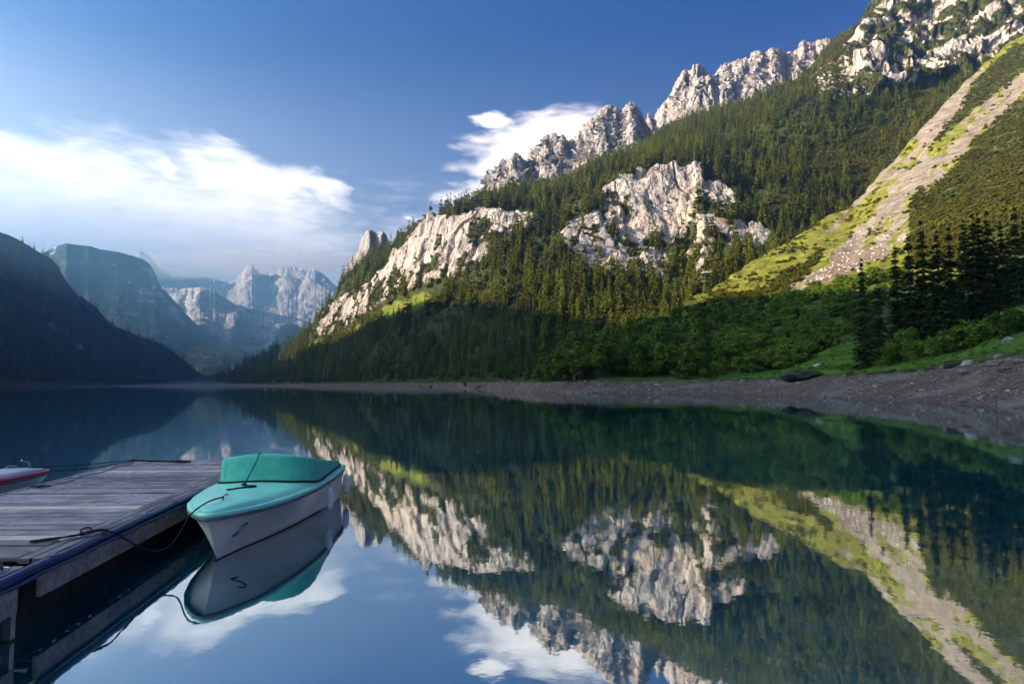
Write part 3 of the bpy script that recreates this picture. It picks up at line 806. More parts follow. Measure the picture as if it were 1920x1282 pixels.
def spruce_crown(seed, tiers, per, R, base, segs, droop=0.28, thin=0.0):
    """branches of a spruce of height 1; quads only"""
    r = random.Random(seed)
    V, F = [], []
    for k in range(tiers):
        f = min(max((k + r.uniform(-0.9, 0.9)) / tiers, 0), 0.985)
        z = base + (0.985 - base) * f
        rad = R * (1 - f) ** 0.78 * r.uniform(0.75, 1.12) + 0.006
        nb = max(4, int(per * (1 - 0.45 * f)))
        off = r.uniform(0, 6.28)
        for j in range(nb):
            if r.random() < thin:
                continue
            a = off + 6.283 * j / nb + r.uniform(-0.35, 0.35)
            L = rad * r.uniform(0.65, 1.15)
            ca, sa = math.cos(a), math.sin(a)
            dr = droop * r.uniform(0.6, 1.4)
            z0 = z + r.uniform(-0.01, 0.01)
            wd = L * r.uniform(0.30, 0.46) + 0.004
            if segs == 1:
                i = len(V)
                zt, zm = z0 - dr * L, z0 - 0.25 * dr * L
                V += [(0, 0, z0 + 0.004), (ca * L * 0.6 - sa * wd, sa * L * 0.6 + ca * wd, zm - 0.018), (ca * L, sa * L, zt + 0.2 * dr * L), (ca * L * 0.6 + sa * wd, sa * L * 0.6 - ca * wd, zm - 0.018)]
                F.append((i, i + 1, i + 2, i + 3))
                i = len(V)
                hg = 0.022 + 0.16 * L
                V += [(ca * L * 0.15, sa * L * 0.15, z0), (ca * L * 0.95, sa * L * 0.95, zt + 0.1 * dr * L), (ca * L * 0.8, sa * L * 0.8, zt - hg), (ca * L * 0.3, sa * L * 0.3, z0 - hg)]
                F.append((i, i + 1, i + 2, i + 3))
            else:
                for s in range(segs):
                    u0 = (s + 0.2) / segs
                    for sd in (-1, 0, 1):
                        u = u0 + r.uniform(-0.5, 0.5) / segs
                        x = L * u
                        zc = z0 - dr * L * (u ** 1.4) * 1.1 + 0.10 * L * u * u
                        tl = (0.42 * L * (1 - u) + 0.012) * r.uniform(0.6, 1.2)
                        w_ = tl * 0.26 + 0.0025
                        if sd == 0:
                            dxv, dyv, dzv = 0.15, 0.0, -1.0
                            tl *= 0.55
                        else:
                            dxv, dyv, dzv = 0.62, 0.75 * sd, -0.35 + r.uniform(-0.2, 0.15)
                        ex, ey, ez = x + dxv * tl, dyv * tl, zc + dzv * tl
                        px_, py_ = -dyv, dxv
                        if sd == 0:
                            px_, py_ = 1.0, 0.0
                        i = len(V)
                        loc = [(x, 0, zc), ((x + ex) / 2 + px_ * w_, ey / 2 + py_ * w_, (zc + ez) / 2 - 0.002), (ex, ey, ez), ((x + ex) / 2 - px_ * w_, ey / 2 - py_ * w_, (zc + ez) / 2 - 0.004)]
                        V += [(ca * p[0] - sa * p[1], sa * p[0] + ca * p[1], p[2]) for p in loc]
                        F.append((i, i + 1, i + 2, i + 3))
    return V, F

def spruce_trunk(n=6, r=0.012):
    return tube_arrays([(0, 0, -0.03), (0, 0, 0.3), (0.002, 0, 0.7), (0, 0, 0.99)], [r * 1.25, r, r * 0.55, r * 0.1], n)

def leaf_cloud(seed, lobes, per, rx, rz, leaf, z0=0.0, lift=0.25):
    r = random.Random(seed)
    V, F = [], []
    for k in range(lobes):
        a = r.uniform(0, 6.283)
        d = math.sqrt(r.random()) * 0.72
        cz = z0 + rz * (lift + (1.55 - lift) * r.random() * (1 - 0.45 * d))
        c = (math.cos(a) * d * rx, math.sin(a) * d * rx, cz)
        lr = rx * r.uniform(0.26, 0.46)
        for j in range(per):
            u = Vector((r.gauss(0, 1), r.gauss(0, 1), r.gauss(0, 1) + 0.25)).normalized()
            p = Vector(c) + Vector((u.x, u.y, u.z * 0.85)) * lr * (r.random() ** 0.4)
            if p.z < 0.02:
                p.z = r.uniform(0.02, 0.2) * rz
            nrm = (u + Vector((r.uniform(-.7, .7), r.uniform(-.7, .7), r.uniform(-.3, .9)))).normalized()
            t1 = nrm.orthogonal().normalized()
            t2 = nrm.cross(t1)
            s = leaf * r.uniform(0.6, 1.3)
            i = len(V)
            V += [p + t1 * s, p + t2 * s * 0.62, p - t1 * s, p - t2 * s * 0.62]
            F.append((i, i + 1, i + 2, i + 3))
    return V, F

def stems(seed, n, h, r0, spread):
    r = random.Random(seed)
    V, F = [], []
    for k in range(n):
        a = r.uniform(0, 6.283)
        s = spread * r.uniform(0.2, 1)
        v, f = tube_arrays([(0.05 * math.cos(a), 0.05 * math.sin(a), -0.3), (math.cos(a) * s * 0.35, math.sin(a) * s * 0.35, h * 0.45), (math.cos(a) * s, math.sin(a) * s, h * r.uniform(0.75, 1))], [r0, r0 * 0.7, r0 * 0.2], 5)
        o = len(V)
        V += v
        F += [tuple(i + o for i in q_) for q_ in f]
    return V, F

def mesh_of(name, vf, mat):
    me = np_mesh(name, np.array([tuple(v) for v in vf[0]]), np.array(vf[1]))
    me.materials.append(mat)
    return me

FAR_CROWN = [mesh_of('far_crown', spruce_crown(s, 15, 7, R, 0.08, 1, 0.34), M_spruce) for s, R in ((1, 0.15), (2, 0.17), (3, 0.135), (4, 0.16))]
FAR_LEAF = mesh_of('far_leaf_crown', leaf_cloud(35, 10, 16, 0.30, 0.58, 0.075, 0.05, 0.25), M_spruce)
MID_CROWN = [mesh_of('mid_crown', spruce_crown(s, 22, 8, R, 0.07, 2, 0.36), M_spruce) for s, R in ((5, 0.155), (6, 0.17), (7, 0.14))]
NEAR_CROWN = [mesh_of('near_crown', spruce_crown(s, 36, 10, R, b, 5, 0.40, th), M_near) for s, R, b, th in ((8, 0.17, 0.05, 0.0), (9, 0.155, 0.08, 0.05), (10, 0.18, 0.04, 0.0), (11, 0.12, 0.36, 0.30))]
TRUNK = mesh_of('trunk', spruce_trunk(), M_bark)
TRUNK_BARE = mesh_of('trunk', spruce_trunk(8, 0.013), M_bark)
BUSH = [mesh_of('bush_leaves', leaf_cloud(s, 18, 64, 0.55, 0.6, 0.058), M_leaf) for s in (21, 22, 23, 24)]
TREELET = [mesh_of('leaf_crown', leaf_cloud(s, 22, 60, 0.36, 0.62, 0.045, 0.12, 0.3), M_leaf) for s in (31, 32, 33)]
BUSH_STEM = [mesh_of('stems', stems(s, 5, 0.8, 0.016, 0.35), M_bark) for s in (41, 42)]
PINE = [mesh_of('dwarf_pine_clump', leaf_cloud(s, 9, 22, 0.6, 0.45, 0.12), M_pine) for s in (51, 52, 53)]

# ------------------------------------------------------------------ scattering of masses that nobody could count
def scatter_tree(name, protos):
    ng = bpy.data.node_groups.new(name, 'GeometryNodeTree')
    ng.interface.new_socket('Geometry', in_out='INPUT', socket_type='NodeSocketGeometry')
    ng.interface.new_socket('Geometry', in_out='OUTPUT', socket_type='NodeSocketGeometry')
    gi, go = ng.nodes.new('NodeGroupInput'), ng.nodes.new('NodeGroupOutput')
    join = ng.nodes.new('GeometryNodeJoinGeometry')
    def named(nm, dt):
        nd = ng.nodes.new('GeometryNodeInputNamedAttribute')
        nd.data_type = dt
        nd.inputs[0].default_value = nm
        return nd.outputs[0]
    rot, scl, idx = named('rot', 'FLOAT_VECTOR'), named('scl', 'FLOAT_VECTOR'), named('idx', 'INT')
    e2r = ng.nodes.new('FunctionNodeEulerToRotation')
    ng.links.new(rot, e2r.inputs[0])
    for k, p in enumerate(protos):
        oi = ng.nodes.new('GeometryNodeObjectInfo')
        oi.inputs['Object'].default_value = p
        oi.inputs['As Instance'].default_value = True
        cmp_ = ng.nodes.new('FunctionNodeCompare')
        cmp_.data_type = 'INT'
        cmp_.operation = 'EQUAL'
        ints = [s for s in cmp_.inputs if s.type == 'INT']
        ng.links.new(idx, ints[0])
        ints[1].default_value = k
        iop = ng.nodes.new('GeometryNodeInstanceOnPoints')
        ng.links.new(gi.outputs[0], iop.inputs['Points'])
        ng.links.new(cmp_.outputs[0], iop.inputs['Selection'])
        ng.links.new(oi.outputs['Geometry'], iop.inputs['Instance'])
        ng.links.new(e2r.outputs[0], iop.inputs['Rotation'])
        ng.links.new(scl, iop.inputs['Scale'])
        ng.links.new(iop.outputs[0], join.inputs[0])
    ng.links.new(join.outputs[0], go.inputs[0])
    return ng

def scatter(name, pos, height, width, meshes, label, cat, rng, tilt=0.04):
    n = len(pos)
    me = bpy.data.meshes.new(name)
    me.vertices.add(n)
    me.vertices.foreach_set('co', np.asarray(pos, np.float32).ravel())
    rot = np.stack([rng.normal(0, tilt, n), rng.normal(0, tilt, n), rng.uniform(0, 6.283, n)], -1)
    scl = np.stack([width, width, height], -1)
    for nm, dt, arr, key in (('rot', 'FLOAT_VECTOR', rot, 'vector'), ('scl', 'FLOAT_VECTOR', scl, 'vector')):
        a = me.attributes.new(nm, dt, 'POINT')
        a.data.foreach_set(key, arr.astype(np.float32).ravel())
    a = me.attributes.new('idx', 'INT', 'POINT')
    a.data.foreach_set('value', rng.integers(0, len(meshes), n).astype(np.int32))
    o = link(name, me)
    protos = [bpy.data.objects.new('source_' + m.name, m) for m in meshes]
    mod = o.modifiers.new('scatter', 'NODES')
    mod.node_group = scatter_tree(name, protos)
    tag(o, label, cat, kind='stuff')
    return o

rng = np.random.default_rng(5)
# forest on the big slope
nrow = S.PX.shape[0]
thin_u = np.clip((S.T - 2.9) * 1.2, 0, 1) * np.clip((S.PX - 1480) / 80, 0, 1)
wF = np.clip(1 - 1.15 * np.clip(solid + upper, 0, 1), 0, 1) * (1 - 0.82 * patch) * (1 - 0.97 * np.clip(mead + mead2, 0, 1)) * (1 - 0.55 * thin_u) * (1 - 0.75 * gully) * (S.T > 0.05)
wF *= np.clip(1.2 + 1.3 * fbm(S.P[:nrow] / 42, 3, 401), 0.65, 2.2) * np.where(S.T < 1.1, 1.45, 1.0)
pos, ppx, ppy = S.sample(wF, 8.2, rng)
hid = (ppx > 1260) & (ppy > np.interp(ppx, [a[0] for a in H4], [a[1] for a in H4]) + 30)
pos, ppx, ppy = pos[~hid], ppx[~hid], ppy[~hid]
hgt = np.where(rng.random(len(pos)) < 0.6, rng.uniform(9, 21, len(pos)), rng.uniform(20, 36, len(pos))) * np.interp(pos[:, 2], [0, 300, 700], [1.05, 0.95, 0.7])
# trees that stand out one by one: the largest of the shaded wood by the lake
score = hgt / pos[:, 1]
zone = (ppx > 600) & (ppx < 1000) & (ppy > 590) & (ppy < 716)
cand = np.nonzero(zone)[0]
pick = cand[np.argsort(-score[cand])][:230]
rest = np.ones(len(pos), bool)
rest[pick] = False
def conifer(name, loc, h, wid, crown, trunk, label, group=None, rz=0.0):
    o = empty(name, tuple(loc), rz)
    o.scale = (wid, wid, h)
    tag(o, label, 'tree', group)
    for nm, me in (('trunk', trunk), ('crown', crown)):
        c = bpy.data.objects.new(nm, me)
        COL.objects.link(c)
        c.parent = o
    return o
for i, k in enumerate(pick):
    conifer('spruce_tree', pos[k] - np.array([0, 0, 0.5]), hgt[k], hgt[k] * rng.uniform(0.85, 1.2), MID_CROWN[i % 3], TRUNK, 'dark spruce in the shaded wood just above the far gravel shore', 'spruces of the shaded lakeside wood', rng.uniform(0, 6.28))
scatter('forest', pos[rest] - np.array([0, 0, 0.6]), hgt[rest], hgt[rest] * rng.uniform(0.95, 1.5, rest.sum()), FAR_CROWN, 'conifer forest covering the big mountain slope', 'forest', rng)
# shrubs on ledges and in gullies of the cliffs
wL = np.clip(face, 0, 1) * np.clip(1.1 - rock * 1.3, 0, 1) + 1.3 * thin_u * (1 - upper) + 1.3 * gully
posL, lx, ly = S.sample(wL, 2.9, rng)
sL = rng.uniform(2.2, 5.6, len(posL))
scatter('ledge_shrubbery', posL - np.array([0, 0, 0.4]), sL, sL * rng.uniform(0.7, 1.1, len(sL)), PINE, 'low scrub growing on the ledges of the cliffs', 'shrubbery', rng, 0.3)
# broadleaf fringe of the lakeside wood
wB = (S.T > 0.035) * (S.T < 0.22) * (S.PX < 1040) * 1.0
posB, _, _ = S.sample(wB, 6.5, rng)
sB = rng.uniform(6, 11, len(posB))
scatter('lakeside_shrubbery', posB, sB, sB * rng.uniform(0.8, 1.1, len(sB)), TREELET, 'broadleaf fringe along the far gravel shore', 'shrubbery', rng)

# wooded slopes on the left and at the head of the lake
def wood_on(sh, name, label, spacing, hlo, hhi, cond):
    nr = sh.PX.shape[0]
    wgt = cond(sh) * np.clip(0.8 + 0.8 * fbm(sh.P[:nr] / 80, 3, 402), 0.1, 1.3)
    p, _, _ = sh.sample(wgt, spacing, rng)
    h = rng.uniform(hlo, hhi, len(p))
    scatter(name, p - np.array([0, 0, 0.6]), h, h * rng.uniform(0.9, 1.3, len(h)), FAR_CROWN, label, 'forest', rng)
wood_on(left, 'left_forest', 'dark conifer forest on the steep mountain side at the left', 11.5, 16, 28, lambda s: (s.T > 0.04) * (s.PX > -40) * 1.0)
wood_on(dome, 'dome_forest', 'blue hazy conifer forest below the domed mountain', 20, 17, 28, lambda s: (s.T < 0.75) * (s.PX > 120) * 1.0)

# ------------------------------------------------------------------ plants on the near right shore
def ground(sh, px, py):
    c = (px - sh.px[0]) / (sh.px[-1] - sh.px[0]) * (len(sh.px) - 1)
    i = int(np.clip(round(c), 0, len(sh.px) - 1))
    col = sh.PY[:, i]
    r = int(np.argmin(np.abs(col - py)))
    return sh.P[r, i].copy()

SPRUCES = [  # px, py of the foot, py of the tip, crown variant, label
    (1622, 690, 478, 0, 'slender dark spruce standing foremost on the meadow, left of the spruce group'),
    (1650, 672, 500, 2, 'dark spruce close behind the foremost spruce on the meadow'),
    (1684, 655, 452, 0, 'tall dark spruce at the left edge of the spruce group'),
    (1711, 650, 428, 2, 'broad dark spruce second from the left in the spruce group'),
    (1737, 640, 404, 1, 'high pointed dark spruce left of the middle of the group'),
    (1764, 630, 424, 0, 'dark spruce in the middle of the group, lower than its neighbours'),
    (1786, 618, 410, 2, 'dark spruce left of the two bare pale trunks'),
    (1812, 596, 396, 3, 'spruce with a bare grey lower trunk in the dark group'),
    (1829, 598, 388, 1, 'tall dark spruce between the two bare pale trunks'),
    (1839, 591, 384, 3, 'spruce with the palest bare trunk at the meadow edge'),
    (1857, 584, 382, 1, 'dark spruce just right of the palest bare trunk'),
    (1882, 575, 404, 0, 'dark spruce second from the right edge of the group'),
    (1908, 566, 368, 2, 'tall dark spruce at the far right edge of the photograph'),
]
for i, (px, py, top, var, lab) in enumerate(SPRUCES):
    p = ground(shore, px, py)
    h = (py - top) / FPX * p[1] * 1.02
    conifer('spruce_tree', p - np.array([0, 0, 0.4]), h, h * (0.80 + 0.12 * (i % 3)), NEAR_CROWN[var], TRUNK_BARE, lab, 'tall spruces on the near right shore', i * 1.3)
for i, (px, py, top, var) in enumerate([(1698, 632, 500, 1), (1725, 620, 480, 0), (1750, 612, 470, 2), (1775, 600, 462, 1), (1800, 588, 450, 0), (1848, 570, 440, 0), (1870, 560, 430, 2), (1895, 552, 420, 1), (1925, 548, 395, 0)]):
    p = ground(shore, px, py)
    h = (py - top) / FPX * p[1]
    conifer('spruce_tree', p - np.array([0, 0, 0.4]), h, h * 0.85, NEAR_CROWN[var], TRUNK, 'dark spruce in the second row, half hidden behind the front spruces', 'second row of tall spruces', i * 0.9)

def shrub(loc, h, wid, crown, stem, label, group=None, rz=0.0, name='shrub'):
    o = empty(name, tuple(loc), rz)
    o.scale = (wid, wid, h)
    tag(o, label, 'shrub' if name == 'shrub' else 'tree', group)
    for nm, me in (('stem', stem), ('crown', crown)):
        c = bpy.data.objects.new(nm, me)
        COL.objects.link(c)
        c.parent = o
    return o
rng = np.random.default_rng(17)
NR = shore.PX.shape[0]
T_ = shore.T
head = shore.mask([[(1000, 714), (1004, 690), (1030, 655), (1100, 618), (1240, 592), (1420, 565), (1600, 522), (1640, 515), (1700, 520), (1640, 600), (1560, 655), (1480, 690), (1380, 702), (1200, 712)]], 5, 1 / 20, 19, 1)
wS = head * (T_ > 2.05) * (T_ < 4.0) * np.clip(0.9 + 0.9 * fbm(shore.P[:NR] / 22, 3, 403), 0.1, 1.4)
posS, sx, sy = shore.sample(wS, 4.6, rng)
sh_h = rng.uniform(3.0, 6.5, len(posS)) * np.where(sx < 1320, 1.25, 1.0)
order = np.argsort(-(sh_h / posS[:, 1]))
for i, k in enumerate(order[:240]):
    tall = sx[k] < 1330 and rng.random() < 0.6
    if tall:
        shrub(posS[k], sh_h[k] * 1.35, sh_h[k] * 1.3, TREELET[i % 3], BUSH_STEM[i % 2], 'small leafy green tree in the shaded thicket of the wooded headland', 'small trees of the headland thicket', rng.uniform(0, 6.28), 'leafy_tree')
    else:
        shrub(posS[k], sh_h[k], sh_h[k] * rng.uniform(0.9, 1.4), BUSH[i % 4], BUSH_STEM[i % 2], 'leafy green shrub in the shaded thicket above the gravel beach', 'shrubs of the shaded thicket', rng.uniform(0, 6.28))
lo = order[240:]
scatter('thicket_undergrowth', posS[lo], sh_h[lo], sh_h[lo] * rng.uniform(0.9, 1.4, len(lo)), BUSH, 'dense green undergrowth filling the shaded slope', 'undergrowth', rng)
for i, (px, py, h, wd, lab) in enumerate([
    (1662, 690, 5.0, 4.6, 'yellow green shrub beside the foremost spruce'), (1690, 682, 6.5, 5.6, 'tall bright green shrub below the spruce group'),
    (1705, 668, 8.0, 5.6, 'upright yellow green shrub in front of the dark spruces'), (1730, 676, 5.0, 5.4, 'dark green shrub right of the bright shrubs'),
    (1758, 672, 4.6, 5.6, 'low spreading shrub on the meadow bank'), (1788, 664, 5.2, 6.4, 'wide leafy shrub in the middle of the meadow bank'),
    (1818, 655, 5.4, 7.0, 'dense dark shrub below the bare pale trunks'), (1842, 648, 4.8, 6.0, 'rounded shrub right of the dense dark one'),
    (1885, 640, 5.2, 5.0, 'bright green shrub above the grey boulder'), (1915, 630, 5.0, 5.2, 'green shrub at the right edge above the beach'),
    (1010, 712, 7.5, 6.0, 'bright leafy shrub at the tip of the headland'), (1035, 713, 6.0, 7.0, 'rounded shrub next to the tip of the headland'), (1278, 711, 4.2, 7.0, 'low round bush at the edge of the gravel beach'), (1322, 709, 3.4, 4.5, 'small bush where the meadow begins')]):
    p = ground(shore, px, py)
    shrub(p - np.array([0, 0, 0.2]), h, wd, BUSH[i % 4], BUSH_STEM[i % 2], lab, None, i * 1.7)
wP = np.clip(pines, 0, 1) * (T_ > 3.6) + 0.16 * (1 - scree) * (T_ > 4.02) * np.clip(0.6 + 2 * fbm(shore.P[:NR] / 25, 3, 405), 0, 1.6)
posP, _, _ = shore.sample(wP, 3.4, rng)
sP = rng.uniform(1.8, 4.4, len(posP))
scatter('dwarf_pine_shrubbery', posP - np.array([0, 0, 0.3]), sP, sP * rng.uniform(0.9, 1.5, len(sP)), PINE, 'low dwarf pine scrub on the sunlit slope beside the scree', 'shrubbery', rng, 0.2)

TUFT = [mesh_of('grass_tuft', leaf_cloud(s, 6, 12, 0.6, 0.35, 0.10), M_leaf) for s in (61, 62)]
wG = meadow_front * (T_ > 1.95) * (T_ < 4.0) * np.clip(0.5 + 1.6 * fbm(shore.P[:NR] / 12, 3, 406), 0.03, 1.5)
posG, _, _ = shore.sample(wG, 1.5, rng)
sG = rng.uniform(0.25, 0.95, len(posG))
scatter('meadow_grass', posG, sG, sG * 1.6, TUFT, 'tufts of grass and herbs on the green meadow', 'grass', rng, 0.2)

# ------------------------------------------------------------------ stones
import bmesh
def rock_mesh(name, seed, mat, flat=0.6, sub=3):
    bm = bmesh.new()
    bmesh.ops.create_icosphere(bm, subdivisions=sub, radius=1.0)
    V = np.array([v.co[:] for v in bm.verts])
    n = fbm(V * 1.1 + seed * 7.3, 3, seed) * 0.55 + np.round(fbm(V * 1.7 + seed, 2, seed + 1) * 3) / 3 * 0.18
    V = V * (1 + n)[:, None] * np.array([1.0, 0.8, flat])
    for v, c in zip(bm.verts, V):
        v.co = c
    me = bpy.data.meshes.new(name)
    bm.to_mesh(me)
    bm.free()
    me.materials.append(mat)
    return me
M_stone = mat_plain('grey_stone', (0.34, 0.30, 0.28), 0.9, 3.0, 0.6, dark=0.45)
M_dark = mat_plain('dark_mossy_stone', (0.045, 0.045, 0.032), 0.95, 2.5, 0.7, dark=0.4)
M_white = mat_plain('pale_limestone', (0.52, 0.50, 0.48), 0.9, 3.0, 0.4, dark=0.75)
M_brown = mat_plain('brown_stone', (0.21, 0.16, 0.135), 0.9, 3.0, 0.6, dark=0.5)
STONES = {m.name: [rock_mesh('stone', 3 + i + 5 * j, m) for i in range(3)] for j, m in enumerate((M_stone, M_dark, M_white, M_brown))}
for i, (px, py, wpx, mat, asp, lab) in enumerate([
    (1505, 710, 34, 'dark_mossy_stone', 0.55, 'large dark mossy boulder lying at the edge of the gravel beach'),
    (1535, 689, 11, 'pale_limestone', 0.8, 'round white boulder on the green meadow'),
    (1897, 648, 11, 'grey_stone', 1.0, 'pale grey boulder in the grass at the top of the beach'),
    (1816, 684, 12, 'grey_stone', 1.2, 'upright grey boulder on the upper beach'),
    (1868, 683, 17, 'brown_stone', 0.6, 'flat brown boulder high on the beach'),
    (1810, 699, 12, 'brown_stone', 0.7, 'rounded brown stone below the upright grey boulder'),
    (1884, 693, 14, 'brown_stone', 0.45, 'flat stone slab below the flat brown boulder'),
    (1744, 692, 9, 'dark_mossy_stone', 0.8, 'dark stone at the grassy edge of the beach'),
    (1784, 686, 14, 'dark_mossy_stone', 0.9, 'dark brown lump beside the upright grey boulder'),
    (1592, 702, 8, 'dark_mossy_stone', 0.8, 'dark stone on the beach edge below the foremost spruce'),
    (1673, 697, 7, 'dark_mossy_stone', 0.7, 'small dark stone at the turf edge in the middle of the beach'),
    (1912, 680, 13, 'brown_stone', 0.6, 'brown boulder at the right edge of the photograph'),
    (1872, 668, 9, 'grey_stone', 0.7, 'grey stone on top of the bank left of the grey boulder'),
    (1870, 657, 6, 'brown_stone', 0.7, 'small brown stone at the bank top'),
    (1890, 733, 4, 'pale_limestone', 0.8, 'small white stone low on the beach near the right edge'),
    (1712, 720, 5, 'grey_stone', 0.8, 'small pale stone in the middle of the beach'),
    (1642, 735, 5, 'brown_stone', 0.9, 'brown stone near the waterline in the middle of the beach'),
    (1233, 722, 6, 'grey_stone', 0.8, 'grey stone on the beach below the low round bush'),
    (1392, 716, 7, 'grey_stone', 0.7, 'grey stone at the turf edge left of the dark boulder'),
    (1104, 676, 9, 'grey_stone', 1.6, 'pale rock face showing among the shrubs of the headland')]):
    p = ground(shore, px, py)
    r_ = wpx / FPX * p[1]
    o = link('boulder', STONES[mat][i % 3])
    o.location = tuple(p + np.array([0, 0, 0.12 * r_]))
    o.scale = (r_, r_, r_ * asp)
    o.rotation_euler = (0.1 * (i % 3), 0.15 * (i % 2), i * 0.05 if i == 0 else i * 1.1)
    tag(o, lab, 'boulder', 'stones of the near shore')
wR = np.clip((T_ - 1.0) * 6, 0, 1) * (T_ < 2.02) * 1.0
posR, _, _ = shore.sample(wR, 1.05, rng)
sR = 0.05 + 0.14 * rng.random(len(posR)) ** 2 + np.where(rng.random(len(posR)) < 0.04, 0.30 * rng.random(len(posR)), 0)
scatter('beach_gravel', posR, sR, sR * 1.4, STONES['grey_stone'][:2] + STONES['brown_stone'], 'loose stones strewn over the gravel beach', 'gravel', rng, 0.4)
wQ = scree * np.clip((shore.PY - 400) / 80, 0.04, 1) * (T_ > 4.0)
posQ, _, _ = shore.sample(wQ, 3.9, rng)
sQ = 0.2 + 0.8 * rng.random(len(posQ)) ** 2.5
scatter('scree_rubble', posQ, sQ, sQ * 1.3, STONES['pale_limestone'], 'pale blocks scattered over the scree', 'rubble', rng, 0.4)

# ------------------------------------------------------------------ jetty
def mat_wood(name, a, b, grain=(1.0, 14.0, 14.0), rough=0.6, vary=0.75):
    m, t, out = material(name)
    info = t.new('ShaderNodeObjectInfo')
    tc_ = t.new('ShaderNodeTexCoord')
    add = t.new('ShaderNodeVectorMath', operation='ADD')
    t.l.new(tc_.outputs['Object'], add.inputs[0])
    t.put(add.inputs[1], t.new('ShaderNodeCombineXYZ').outputs[0])
    t.l.new(info.outputs['Random'], add.inputs[1].links[0].from_node.inputs[2])
    t.l.new(t.math('MULTIPLY', info.outputs['Random'], 37.0), add.inputs[1].links[0].from_node.inputs[0])
    n = t.noise(t.vmul(add.outputs[0], grain), 2.2, 6, 0.65, 0.4)
    blot = t.noise(add.outputs[0], 1.7, 4, 0.6)
    c = t.mix(t.ramp(n, 0.3, 0.68), a, b)
    c = t.mix(t.ramp(blot, 0.45, 0.7, 0, 0.55), c, tuple(x * 0.5 for x in a))
    c = t.mix(t.math('MULTIPLY', info.outputs['Random'], vary), c, tuple(x * 0.62 for x in a))
    nrm = t.bump(n, 0.5, 0.006)
    principled(t, out, c, t.ramp(blot, 0.35, 0.65, rough - 0.22, rough + 0.1), nrm, 0.5)
    return m
M_plank = mat_wood('weathered_planks', (0.18, 0.112, 0.108), (0.58, 0.42, 0.42), rough=0.48, vary=0.95)
M_newplank = mat_wood('fresh_planks', (0.66, 0.43, 0.29), (0.80, 0.60, 0.46), rough=0.5, vary=0.0)
M_fascia = mat_wood('old_fascia_wood', (0.26, 0.19, 0.16), (0.62, 0.50, 0.44), (1.0, 6.0, 6.0), 0.8)
M_black = mat_plain('black_float', (0.022, 0.017, 0.015), 0.6, 2.0, 0.2)
M_hose = mat_plain('blue_hose', (0.014, 0.036, 0.150), 0.28, 9.0, 0.15, 0.5, 0.7)
M_metal = mat_plain('galvanised_steel', (0.42, 0.43, 0.45), 0.4, 8.0, 0.1, 0.5, 0.7, Metallic=0.8)
M_darkmetal = mat_plain('dark_steel', (0.05, 0.05, 0.055), 0.45, 8.0, 0.1, 0.5, 0.7, Metallic=0.6)
M_yellow = mat_wood('yellow_timber', (0.45, 0.24, 0.07), (0.62, 0.37, 0.13))
M_rope_d = mat_plain('dark_rope', (0.018, 0.018, 0.028), 0.9, 60.0, 0.5)
M_rope_l = mat_plain('pale_rope', (0.42, 0.40, 0.42), 0.9, 60.0, 0.5)
M_rope_b = mat_plain('blue_rope', (0.02, 0.05, 0.16), 0.8, 60.0, 0.5)

DK, WK = -0.128, 0.03
def dock_pt(a, l, z):
    """a metres in from the lake-side edge, l along the jetty (distance from the camera)"""
    return Vector((-3.554 + DK * l - a, l - WK * a, z))

def slab(name, a0, a1, l0, l1, z0, z1, mat, parent, bev=0.006):
    """board between two offsets a and two distances l, with its own origin at its centre and x along the board"""
    c = dock_pt((a0 + a1) / 2, (l0 + l1) / 2, (z0 + z1) / 2)
    bm = bmesh.new()
    vs = []
    for z in (z0, z1):
        for (a, l) in ((a0, l0), (a1, l0), (a1, l1), (a0, l1)):
            p = dock_pt(a, l, z) - c
            vs.append(bm.verts.new((p.x, p.y, p.z)))
    for f in ((3, 2, 1, 0), (4, 5, 6, 7), (0, 1, 5, 4), (1, 2, 6, 5), (2, 3, 7, 6), (3, 0, 4, 7)):
        bm.faces.new([vs[i] for i in f])
    bmesh.ops.recalc_face_normals(bm, faces=bm.faces)
    if bev:
        bmesh.ops.bevel(bm, geom=list(bm.edges), offset=bev, segments=2, affect='EDGES', profile=0.5)
    me = bpy.data.meshes.new(name)
    bm.to_mesh(me)
    bm.free()
    o = link(name, me, mat, parent)
    o.location = c
    return o

def tube(name, pts, r, mat, parent=None, n=8, taper=None, closed=False, world_origin=True):
    pts = [Vector(p) for p in pts]
    org = pts[0].copy()
    V, F = tube_arrays([p - org for p in pts], [r] * len(pts) if taper is None else taper, n)
    me = np_mesh(name, np.array([tuple(v) for v in V]), np.array(F))
    o = link(name, me, mat, parent, True)
    o.location = org
    return o

def smooth_path(pts, n=8):
    """Catmull-Rom through the points"""
    P = [Vector(p) for p in pts]
    P = [P[0] * 2 - P[1]] + P + [P[-1] * 2 - P[-2]]
    out = []
    for i in range(1, len(P) - 2):
        for k in range(n):
            t = k / n
            a, b, c, d = P[i - 1], P[i], P[i + 1], P[i + 2]
            out.append(0.5 * ((2 * b) + (c - a) * t + (2 * a - 5 * b + 4 * c - d) * t * t + (3 * b - a - 3 * c + d) * t ** 3))
    out.append(P[-2])
    return out

def ring_path(c, r, nx, ny, n=24):
    return [Vector(c) + Vector(nx) * r * math.cos(6.2832 * k / n) + Vector(ny) * r * math.sin(6.2832 * k / n) for k in range(n + 1)]

